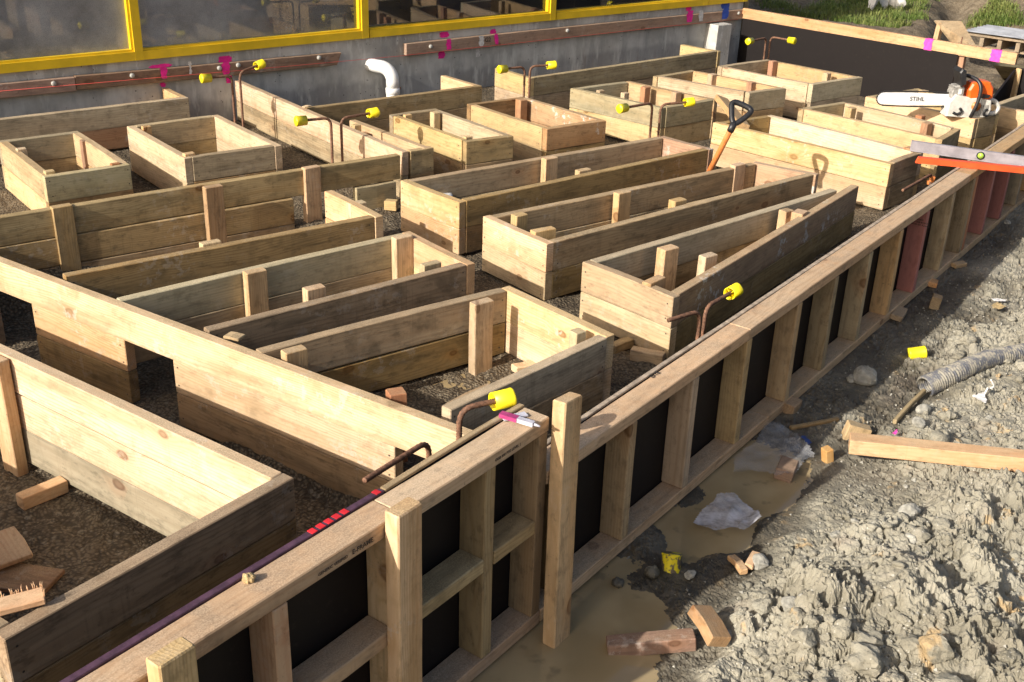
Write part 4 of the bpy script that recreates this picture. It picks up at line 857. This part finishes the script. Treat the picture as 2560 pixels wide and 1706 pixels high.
mb=MB(); mb.tube([(u,-.0165,.033),(u,.015,.033)],.0235,24,W=LW,m=0); mb.tube([(u,-.0175,.033),(u,.0,.033)],.0165,20,W=LW,m=1); mb.build('vial',[M['black'],M['vial']],e,Matrix.Identity(4))
A2=at('R4',1345,1460,.016); B2=at('R4',2334,1555,.016); d2=(B2-A2); d2.z=0; d2.normalize(); mb=MB(); mb.prism([(0,0),(.012,.034),(1.3,.034),(1.3,0)],-.018,.018,frame((A2.x,A2.y,.002),d2,z=(0,0,1)),0,.003); o=mb.build('straight_edge',[M['redpaint']],None,origin=(A2.x,A2.y,0)); tag(o,'orange-red straight edge bar lying in front of the spirit level','straight edge')

# ------------------------------------------------------------------ loose things on the form and in the boxes
q=at('S3',60,650,ZL+.01); e=thing('sealant_tube','small silver and maroon tube lying on the tall form top plate','tube',(q.x,q.y,ZL))
W=frame(at('S2',2230,640,ZL+.014),at('S3',205,735,ZL+.010)-at('S2',2230,640,ZL+.014),z=(0,0,1)); mb=MB()
mb.box(.0,.055,-.011,.011,-.006,.006,W,0); mb.build('label_sleeve',[M['tube']],e,Matrix.Identity(4))
mb=MB(); mb.box(.055,.105,-.009,.009,-.006,.006,W,0); mb.tube([(.105,0,0),(.125,0,-.001)],[.005,.003],8,W=W); mb.build('foil_body',[M['silver']],e,Matrix.Identity(4))
W=frame(at('S2',2250,690,ZL+.003),FS*.8+FN*.4,z=(0,0,1)); mb=MB(); mb.box(0,.075,-.012,.012,0,.004,W); o=mb.build('foil_strip',[M['silver']],None,origin=at('S2',2250,690,ZL)); tag(o,'flat silver strip lying under the maroon tube','strip')
def rock(name,c,r,mat,label,cat,group=None,sq=(1,1,.8),seed=1,parent=None):
    V=[];Fc=[];n=18;m=11; rg=np.random.default_rng(seed); k=rg.normal(size=(7,3)); ph=rg.uniform(0,6,7)
    for i in range(m+1):
        t=math.pi*i/m
        for j in range(n):
            a_=2*math.pi*j/n; d_=Vector((math.sin(t)*math.cos(a_),math.sin(t)*math.sin(a_),math.cos(t))); f=1
            for q_ in range(7): f+=.065*math.sin(2.6*(k[q_][0]*d_.x+k[q_][1]*d_.y+k[q_][2]*d_.z)+ph[q_])
            f+=random.uniform(-.035,.035); V.append((c[0]+d_.x*r*f*sq[0],c[1]+d_.y*r*f*sq[1],c[2]+d_.z*r*f*sq[2]))
    for i in range(m):
        for j in range(n): Fc.append((i*n+j,(i+1)*n+j,(i+1)*n+(j+1)%n,i*n+(j+1)%n))
    o=MB().add(V,Fc,0,False).build(name,[mat],parent,origin=c)
    if label: tag(o,label,cat,group)
    return o
q=at('S5',2262,620,ZL+.01); rock('clay_clod',q,.014,M['sawdust'],'crumb of yellow clay on the tall form top plate','clod',seed=3)
# splintered offcut on the nearest box
q=at('S5',190,830,.016); W=frame(q,at('S5',330,800,.016)-at('S5',20,880,.016),z=(0.1,0,1)); mb=MB(); mb.plank(.105,.018,.055,W)
for k in range(34):
    t=random.uniform(-.05,.055); side_=random.choice((1,1,0)); p0=Vector((t,.027,.004)) if side_ else Vector((.052,random.uniform(-.02,.03),.004)); dv=Vector((random.uniform(-.3,.3),.6 if side_ else .1,.7+random.random()*.5)).normalized()*random.uniform(.008,.024)
    mb.tube([W@p0,W@(p0+dv*.6),W@(p0+dv+Vector((random.uniform(-.003,.003),0,0)))],[.0011,.0009,.0004],4)
o=mb.build('wood_offcut',[WOOD['orange']],None,origin=q); tag(o,'splintery offcut sitting on the near board of the nearest box','offcut')
def loose(name,label,cat,p0,p1,w_,h_,mat,z=(0,0,1),sink=0.,group=None,cut=0.):
    p0=Vector(p0);p1=Vector(p1); c=(p0+p1)/2; c.z+=h_/2-sink; o=MB().plank((p1-p0).length,h_,w_,wob=.002,endcut=cut).build(name,[WOOD[mat]],None,frame(c,p1-p0,z=z)); return tag(o,label,cat,group)
zf=-.45
loose('timber_block','short squared timber block on the dark floor of the nearest box','block',at('S1',190,1500,zf),at('S1',600,1330,zf),.05,.05,'orange')
a=at('S5',-150,330,zf+.02); loose('wood_offcut','upper of two flat board pieces on the floor of the nearest box','offcut',at('S5',-40,240,zf+.05),at('S5',130,500,zf+.03),.12,.018,'orange')
loose('wood_offcut','lower of two flat board pieces on the floor of the nearest box','offcut',at('S5',-250,560,zf),at('S5',490,690,zf),.13,.018,'brown')
q=at('R6',1720,210,-.10); 
e=thing('bucket','pale plastic bucket rim showing inside the mid-picture long box','bucket',(q.x,q.y,-.30)); 
MB().tube([(q.x,q.y,-.30),(q.x,q.y,-.10),(q.x,q.y,-.095),(q.x,q.y,-.10)],[.036,.043,.046,.040],20,caps=False).build('wall',[M['white']],e,origin=(q.x,q.y,-.2)); MB().tube([(q.x,q.y,-.296),(q.x,q.y,-.29)],[.036,.036],20).build('base',[M['white']],e,origin=(q.x,q.y,-.29))
# off-cuts between boxes
loose('timber_block','sunlit block on the gravel in the gap beside the mid-picture long box','block',at('R6',1180,340,-.28),at('R6',1290,350,-.28),.05,.055,'pale')
loose('timber_block','block under the bottom edge of the wedge box','block',at('S3',1085,130,-.29),at('S3',1380,190,-.29),.05,.05,'frame')
loose('timber_block','dark block lying beneath the corner of the nearest long box','block',at('S3',905,90,-.29),at('S3',1080,20,-.29),.04,.04,'weath')
loose('wood_offcut','splinter-ended offcut on the puddle edge inside the nearest long box','offcut',at('S3',15,260,-.285),at('S3',190,215,-.285),.045,.03,'pale')
loose('wood_offcut','grey offcut half in the water inside the nearest long box','offcut',at('S2',1740,640,-.285),at('S2',2150,440,-.285),.05,.03,'weath')
loose('wood_offcut','pinkish board leaning in the gap beside the shovel grip','offcut',at('R3',2100,1180,-.02),at('R3',1900,930,.02),.09,.04,'frame',z=(.3,-.2,1))
loose('wood_offcut','thin offcut laid over the top of the lit beam near its corner','offcut',at('R5',2070,1500,.003),at('R5',2210,1530,.003),.05,.012,'weath')
loose('wood_offcut','splintered brown chip by the base of the white drain pipe','offcut',at('R2',1260,850,-.24),at('R2',1320,770,-.2),.05,.02,'redpeg')
q=at('R2',430,985,.006); loose('wood_offcut','pale chip resting where the wall-side box meets the long beam','chip',q,q+Vector((.06,.01,0)),.03,.008,'pale')

# ------------------------------------------------------------------ outside: litter, timber, pipe on the mud
def crumple(name,outline,mat,label,cat,h=.05,seed=1,lift=.01,res=46,fold=5.):
    pts=[on_mud(*o_) for o_ in outline]; xs_=[p.x for p in pts]; ys_=[p.y for p in pts]; zb=min(p.z for p in pts)
    gx_=np.linspace(min(xs_),max(xs_),res); gy_=np.linspace(min(ys_),max(ys_),res)
    def inside(x,y):
        c=False; j=len(pts)-1
        for i in range(len(pts)):
            if (pts[i].y>y)!=(pts[j].y>y) and x<(pts[j].x-pts[i].x)*(y-pts[i].y)/(pts[j].y-pts[i].y)+pts[i].x: c=not c
            j=i
        return c
    X_,Y_=np.meshgrid(gx_,gy_,indexing='ij'); sc=max(max(xs_)-min(xs_),max(ys_)-min(ys_)); U=(X_-min(xs_))/sc*fold; V_=(Y_-min(ys_))/sc*fold
    r=1-np.abs(2*fbm(U,V_,3,seed)-1); r2=1-np.abs(2*fbm(U*2.3,V_*2.3,3,seed+9)-1); Zt=h*(.15+.85*r**1.5)*.8+h*.22*r2**2; Zt=Zt*.55+.45*h*fbm(U*.7,V_*.7,2,seed+4)
    S_=X_*FS.x+Y_*FS.y; P_=FD+(X_*FN.x+Y_*FN.y); Zm=np.maximum(mud_base(S_,P_),WATER_Z)
    V=[];idx={};Fc=[]
    for i in range(res):
        for j in range(res):
            if inside(X_[i,j],Y_[i,j]): 
                dmin=min((Vector((X_[i,j],Y_[i,j]))-Vector((p.x,p.y))).length for p in pts); idx[(i,j)]=len(V); V.append((X_[i,j],Y_[i,j],Zm[i,j]+lift+Zt[i,j]))
    for i in range(res-1):
        for j in range(res-1):
            q_=[(i,j),(i+1,j),(i+1,j+1),(i,j+1)]
            if all(k in idx for k in q_): Fc.append(tuple(idx[k] for k in q_))
    c=np.mean(np.array(V),0); o=MB().add(V,Fc,0,True).build(name,[mat],None,origin=tuple(c)); return tag(o,label,cat)
crumple('plastic_sheet',[('S7',1625,260),('S7',1690,150),('S7',1820,60),('S7',1840,5),('S7',2010,0),('S7',2090,60),('S7',2230,95),('S7',2275,150),('S7',2200,220),('S7',2100,300),('S7',1980,315),('S7',1830,335)],M['milky'],'milky white plastic sheet lying in the muddy water','plastic sheet',.05,4,fold=1.7)
crumple('plastic_bag',[('S3',2000,1300),('S3',1990,1130),('S3',2090,1060),('S3',2200,980),('S3',2320,760),('S4',80,770),('S4',210,850),('S4',330,960),('S4',430,1080),('S4',330,1130),('S4',250,1250),('S4',80,1300),('S3',2200,1280)],M['clear'],'crumpled clear plastic bag on the mud beside the form','plastic bag',.05,14,fold=4.)
def cap_at(p,ax,label,mat=M['cap'],r=.028,L=.07):
    ax=Vector(ax).normalized(); c=Vector(p); o=MB(); o.tube([c-ax*L/2,c-ax*(L/2-.004),c+ax*(L/2-.006),c+ax*(L/2-.003),c+ax*L/2],[r,r,r,r*1.06,r*1.02],20); o=o.build('safety_cap',[mat],None,origin=c); return tag(o,label,'rebar cap','fallen yellow caps')
q=on_mud('S4',1350,125); cap_at(q+Vector((0,0,.024)),CR+Vector((0,0,.15)),'clean yellow rebar cap lying on the sunny mud',r=.03,L=.078)
n_=NT('muddy_cap'); p_=n_.new('ShaderNodeTexCoord').outputs['Object']; M['mudcap']=n_.done(n_.mix(n_.ramp(n_.noise(p_,28,3,.6),.44,.52),(.80,.66,.02),(.14,.11,.075)),.6)
q=on_mud('S7',1450,500); cap_at(q+Vector((0,0,.006)),Vector((.3,.3,.9)),'mud-smeared yellow rebar cap half sunk beside the puddle',M['mudcap'],.034,.07)
# long timber and its stakes
a=at('S4',760,930,-.475); b=at('S4',2600,1120,-.44); a0=a+(a-b).normalized()*.01
loose('timber_length','long squared timber with a sunlit end lying across the mud','timber',a0,b,.075,.062,'orange',sink=.02)
q=on_mud('S4',780,850); o=stick(None,q.x+.02,q.y+.02,q.z+.045,q.z-.15,.10,.05,'frame',rot=-.7,tilt=.25); o.name='timber_stake'; tag(o,'leaning stake end just behind the long squared timber','stake')
q=on_mud('S4',580,1050); o=stick(None,q.x,q.y+.01,q.z+.05,q.z-.15,.035,.04,'orange',rot=-.3,tilt=-.2); o.name='timber_stake'; tag(o,'small broken peg at the end of the long squared timber','stake')
# off-cuts at the puddle
a=at('S7',865,1260,-.56); b=at('S7',1665,1190,-.53); loose('wood_offcut','dark wet offcut lying half in the brown puddle','offcut',a,b,.055,.05,'brown',sink=.02)
a=at('S7',1700,930,-.47); b=at('S7',1890,1230,-.49); loose('wood_offcut','tilted sawn offcut leaning over the end of the wet one','offcut',a,b,.075,.04,'frame',z=(.25,-.35,1),sink=.01)
a=on_mud('S7',1990,460); b=on_mud('S7',2110,600); loose('wood_offcut','small L-shaped broken chip on the shaded mud','chip',a+Vector((0,0,.005)),b+Vector((0,0,.005)),.03,.02,'frame')
a=on_mud('S7',2150,560); b=on_mud('S7',2220,440); loose('wood_offcut','orange wood chip at the foot of the sunny mound','chip',a+Vector((0,0,.008)),b+Vector((0,0,.01)),.03,.02,'orange')
a=on_mud('S4',200,780); b=on_mud('S4',640,700); loose('timber_batten','thin dark batten in the shade by the form foot','batten',a,b,.02,.015,'dark')
# blocks by the form
def blk(r,x,y,L,w_,h_,mat,label,rot):
    q=on_mud(r,x,y); mb=MB(); mb.plank(L,h_,w_,Matrix.Translation((q.x,q.y,q.z+h_*.35))@Matrix.Rotation(rot,4,'Z')@Matrix.Rotation(.12,4,'X')); o=mb.build('timber_block',[WOOD[mat]],None,origin=q); return tag(o,label,'block')
blk('R8',1520,1225,.065,.05,.07,'grey','upright grey block standing in the shade outside the form',.5)
blk('R8',1190,1310,.14,.06,.03,'grey','flat grey block against the foot of the long form',.4)
blk('R8',1740,860,.09,.04,.025,'frame','tan block poking out from under the bottom plate',-.2)
blk('R8',1500,1030,.07,.05,.03,'orange','orange sliver of timber by the foot of the pink stud',.5)
blk('S4',215,600,.09,.05,.05,'frame','tan wood block under the form at the clear bag',.3)
blk('S4',160,1180,.11,.07,.05,'brown','brown block beneath the clear plastic bag',.5)
for i,(r,x,y,rd,lb) in enumerate((('S4',880,330,.055,'large angular stone in the shade outside the form'),('S4',760,330,.022,'small stone left of the large angular one'),('S7',2270,500,.030,'pale stone on the edge of the sunny mound'),('S8',660,1120,.034,'rounded clod casting a shadow low on the mound'),('S8',1290,40,.035,'grey stone bedded at the top of the mound'),('S8',200,890,.028,'pointed pale stone on the mound'),('S4',1420,620,.03,'pale wet stone in the hollow by the grey strip'),('S4',1370,740,.026,'flat white stone below the grey strip'),('R8',2180,470,.02,'lone pale stone by the far studs'),('S8',1380,250,.03,'smooth round clod at the mound crest'),('S8',1520,1280,.045,'large rough clod near the lower right'),('S7',1620,600,.02,'brown stone between cap and puddle'),('S7',1280,580,.026,'wet brown clod left of the muddy cap'),('S7',960,680,.022,'clay lump in the wet gravel by the post'))):
    q=on_mud(r,x,y); rock('stone' if 'stone' in lb else 'clay_clod',(q.x,q.y,q.z+rd*.35),rd,M['stone'] if ('stone' in lb) else M['mud'],lb,'stone' if 'stone' in lb else 'clod',seed=i+5)
# corrugated drain pipe
P=[on_mud('S4',1420,430),on_mud('S4',1700,300),on_mud('S4',2000,160),on_mud('S4',2330,70),on_mud('S4',2600,-10)]
P=[p+Vector((0,0,z)) for p,z in zip(P,(.02,.018,.01,-.003,-.012))]; pth=smooth_path(P,62); L_=0; rr=[]
for i,p in enumerate(pth): rr.append((.047-.012*i/len(pth))*(1+.10*(1 if (i//2)%2 else -1)))
mb=MB(); mb.tube(pth,rr,20,caps=False); o=mb.build('drain_hose',[M['tarp']],None,origin=P[0]); tag(o,'black corrugated drain hose half buried in the mud, dusted grey','hose')
a=on_mud('S4',1420,450); b=on_mud('S4',1150,735); loose('timber_batten','narrow grey strip sticking out from the end of the drain hose','batten',a+Vector((0,0,.0)),b,.018,.022,'grey')
crumple('cloth_scrap',[('S4',1840,510),('S4',1960,480),('S4',1990,560),('S4',1975,595),('S4',1900,550)],M['paper'],'white paper scrap caught on the mud','scrap',.02,6,res=16)
mb=MB(); q=on_mud('S4',1960,500); mb.tube(smooth_path([q+Vector((0,0,.015)),q+Vector((.02,.0,.045)),q+Vector((.045,.01,.03)),q+Vector((.05,-.01,.05)),q+Vector((.03,.0,.085))]),.004,6); o=mb.build('knotted_cord',[M['paper']],None,origin=q); tag(o,'short knotted white cord beside the paper scrap','cord')
crumple('ribbon_scrap',[('S4',1115,850),('S4',1170,815),('S4',1180,845),('S4',1150,870)],M['magenta'],'pink ribbon scrap behind the long timber','scrap',.015,3,res=12)
crumple('plastic_scrap',[('S4',280,870),('S4',330,860),('S4',400,930),('S4',370,970)],M['blue'],'blue plastic scrap next to the clear bag','scrap',.012,3,res=14)
crumple('paper_scrap',[('R8',2020,1180),('R8',2080,1175),('R8',2180,1190),('R8',2160,1210),('R8',2060,1205)],M['paper'],'thin white paper strip on the sunny gravel','scrap',.01,5,res=18)
crumple('leaf_scrap',[('R8',2020,1250),('R8',2080,1215),('R8',2170,1260),('R8',2120,1295),('R8',2040,1285)],M['sawdust'],'yellow-brown scrap below the paper strip','scrap',.02,8,res=16)
# loose grit and chips, too many to count
mb=MB(); rg=np.random.default_rng(4)
for k in range(2600):
    s=2.2+rg.random()**1.3*5.2; p=rg.random()**.8*(1.35 if s<4 else .9)
    z=mudz(s,p)
    if z<WATER_Z-.004: continue
    r=rg.uniform(.0025,.0075)*(1.6 if rg.random()<.06 else 1); c=sp(s,p,z+r*.3); V=[]
    for d_ in ((1,0,0),(-.5,.9,0),(-.5,-.9,0),(.2,0,.75),(0,.1,-.8)): V.append(c+Vector((d_[0]*rg.uniform(.6,1.2),d_[1]*rg.uniform(.6,1.2),d_[2]*rg.uniform(.6,1.2)))*r)
    mb.add(V,[(0,1,3),(1,2,3),(2,0,3),(1,0,4),(2,1,4),(0,2,4)],0 if rg.random()<.45 else 1)
def ico(nsub=2):
    t=(1+5**.5)/2; V=[Vector(v).normalized() for v in ((-1,t,0),(1,t,0),(-1,-t,0),(1,-t,0),(0,-1,t),(0,1,t),(0,-1,-t),(0,1,-t),(t,0,-1),(t,0,1),(-t,0,-1),(-t,0,1))]
    Fc=[(0,11,5),(0,5,1),(0,1,7),(0,7,10),(0,10,11),(1,5,9),(5,11,4),(11,10,2),(10,7,6),(7,1,8),(3,9,4),(3,4,2),(3,2,6),(3,6,8),(3,8,9),(4,9,5),(2,4,11),(6,2,10),(8,6,7),(9,8,1)]
    for _ in range(nsub):
        c={};N=[]
        def mid(a,b):
            k=(min(a,b),max(a,b))
            if k not in c: c[k]=len(V); V.append(((V[a]+V[b])/2).normalized())
            return c[k]
        for a,b,d in Fc: x,y,z=mid(a,b),mid(b,d),mid(d,a); N+=[(a,x,z),(b,y,x),(d,z,y),(x,y,z)]
        Fc=N
    return np.array([tuple(v) for v in V]),Fc
IV,IF=ico(2)
for k in range(560):
    s=2.35+rg.random()**1.5*4.2; p=.35+rg.random()*(1.1 if s<4 else .7)
    z=mudz(s,p)
    if z<-.535: continue
    r=rg.uniform(.007,.018)*(rg.uniform(1.6,2.7) if rg.random()<.16 else 1); fr_=rg.normal(size=(3,5))*2.2; ph=rg.uniform(0,6,5)
    f=1+.13*np.sin(IV@fr_+ph).sum(1)+rg.uniform(-.09,.09,len(IV)); Q=IV*f[:,None]*r*np.array([rg.uniform(.8,1.3),rg.uniform(.8,1.3),rg.uniform(.6,.95)])
    c=sp(s,p,z+r*.25); mb.add([(c.x+a,c.y+b,c.z+d) for a,b,d in Q],IF,1 if rg.random()<.93 else 0)
o=mb.build('grit',[M['stone'],M['mud']],None); o['kind']='stuff'; tag(o,'loose grit and crumbs scattered over the mud','grit')

# ------------------------------------------------------------------ beyond the far form
def gz(x,y): return float(ground_h(np.array([[x]]),np.array([[y]]))[0,0])
mb=MB(); rg=np.random.default_rng(8)
def tuft(x,y,n,hh):
    z=gz(x,y)
    for _ in range(n):
        a_=rg.uniform(0,6.28); l=hh*rg.uniform(.5,1.25); ln=rg.uniform(.2,.8)*l; b_=Vector((x+rg.normal(0,.035),y+rg.normal(0,.035),z-.01)); d_=Vector((math.cos(a_),math.sin(a_),0)); sd=Vector((-d_.y,d_.x,0))*rg.uniform(.0025,.0045)
        m1=b_+d_*ln*.3+Vector((0,0,l*.65)); m2=b_+d_*ln+Vector((0,0,l*rg.uniform(.6,1.)))
        mb.add([b_-sd,b_+sd,m1+sd*.8,m1-sd*.8,m2],[(0,1,2,3),(3,2,4)])
def in_poly(x,y,pts):
    c=False;j=len(pts)-1
    for i in range(len(pts)):
        if (pts[i][1]>y)!=(pts[j][1]>y) and x<(pts[j][0]-pts[i][0])*(y-pts[i][1])/(pts[j][1]-pts[i][1])+pts[i][0]: c=not c
        j=i
    return c
GP=[at(*q_,-.12) for q_ in (('R4',-150,20),('R4',60,150),('R4',700,230),('R4',1150,290),('R4',1420,190),('R4',1420,60),('R4',1700,-80),('R4',900,-120),('R4',500,40),('R4',300,130),('R4',150,40))]; GPs=[(p.x,p.y) for p in GP]
x0,x1=min(p[0] for p in GPs),max(p[0] for p in GPs); y0,y1=min(p[1] for p in GPs),max(p[1] for p in GPs); cnt=0
while cnt<1500:
    x=rg.uniform(x0,x1); y=rg.uniform(y0,y1)
    if in_poly(x,y,GPs): tuft(x,y,7,.10); cnt+=1
def on_ground(r,x,y):
    z=-.1
    for _ in range(14): q_=at(r,x,y,z); z=.5*z+.5*gz(q_.x,q_.y)
    return q_
GP2=[on_ground(*q_) for q_ in (('R4',2050,130),('R4',2400,80),('R4',2400,240),('R4',2150,230),('R4',1850,250),('R4',1820,200))]; GPs=[(p.x,p.y) for p in GP2]
x0,x1=min(p[0] for p in GPs),max(p[0] for p in GPs); y0,y1=min(p[1] for p in GPs),max(p[1] for p in GPs); cnt=0
while cnt<520:
    x=rg.uniform(x0,x1); y=rg.uniform(y0,y1)
    if in_poly(x,y,GPs): tuft(x,y,5,.09); cnt+=1
o=mb.build('grass',[M['grass']],None); o['kind']='stuff'; tag(o,'bright green grass on the bank beyond the far form','grass')
# rubbish bag in the grass
q=at('R4',1060,90,-.08); mb=MB(); rg=np.random.default_rng(3)
for k in range(3):
    n_=13; V=[]; a0_=rg.uniform(-.5,.5)+k*1.9; cx,cy=q.x+(-.16,.05,.16)[k],q.y+(.10,.0,-.06)[k]
    for i in range(n_):
        for j in range(n_):
            u,v=i/(n_-1)-.5,j/(n_-1)-.5; a_=a0_+u*2.3; R_=.09+.02*math.sin(5*v+k); w_=(1-(2*v)**2*.35)
            V.append((cx+math.cos(a_)*R_*w_+rg.normal(0,.003),cy+math.sin(a_)*R_*w_+rg.normal(0,.003),q.z+.10+v*.22*(1-.3*u)+.015*math.sin(9*u+3*v)))
    mb.add(V,[(i*n_+j,(i+1)*n_+j,(i+1)*n_+j+1,i*n_+j+1) for i in range(n_-1) for j in range(n_-1)],0,True)
o=mb.build('plastic_bag',[M['white']],None,origin=q); tag(o,'torn whitish plastic lying in the grass','plastic sheet')
# pallet with corrugated iron
P0=at('R4',1835,300,-.16); P1=at('R4',2420,385,-.16); du=(P1-P0); du.z=0; Lp=du.length; du.normalize(); PW=frame(P0,du,z=(0,0,1))
e=thing('pallet','old timber pallet on the ground under sheets of corrugated iron','pallet',P0)
mb=MB(); mb.plank(Lp+.5,.02,.09,PW@T((Lp/2+.2,.02,-.015)))
for k in range(6): mb.plank(.5,.09,.045,PW@T((.16+.19*k,.22,-.075))@Matrix.Rotation(math.pi/2,4,'Z'))
mb.plank(Lp+.5,.02,.09,PW@T((Lp/2+.2,.05,-.13))); mb.build('slats',[WOOD['grey']],e,Matrix.Identity(4))
V=[];Fc=[];nx,ny=14,60
for i in range(nx):
    for j in range(ny): V.append(PW@Vector((-.05+(Lp+.6)*i/(nx-1),-.02+.62*j/(ny-1),  .014+.014*math.sin(j*2*math.pi/7.5)+.01*i/nx)))
for i in range(nx-1):
    for j in range(ny-1): Fc.append((i*ny+j,(i+1)*ny+j,(i+1)*ny+j+1,i*ny+j+1))
o=MB().add(V,Fc,0,True).build('iron_sheet',[M['iron']],None,origin=P0); tag(o,'corrugated iron sheet lying on the old pallet','iron sheet')

for o in scn.objects:
    for k in ('_w','_q'):
        if k in o.keys(): del o[k]
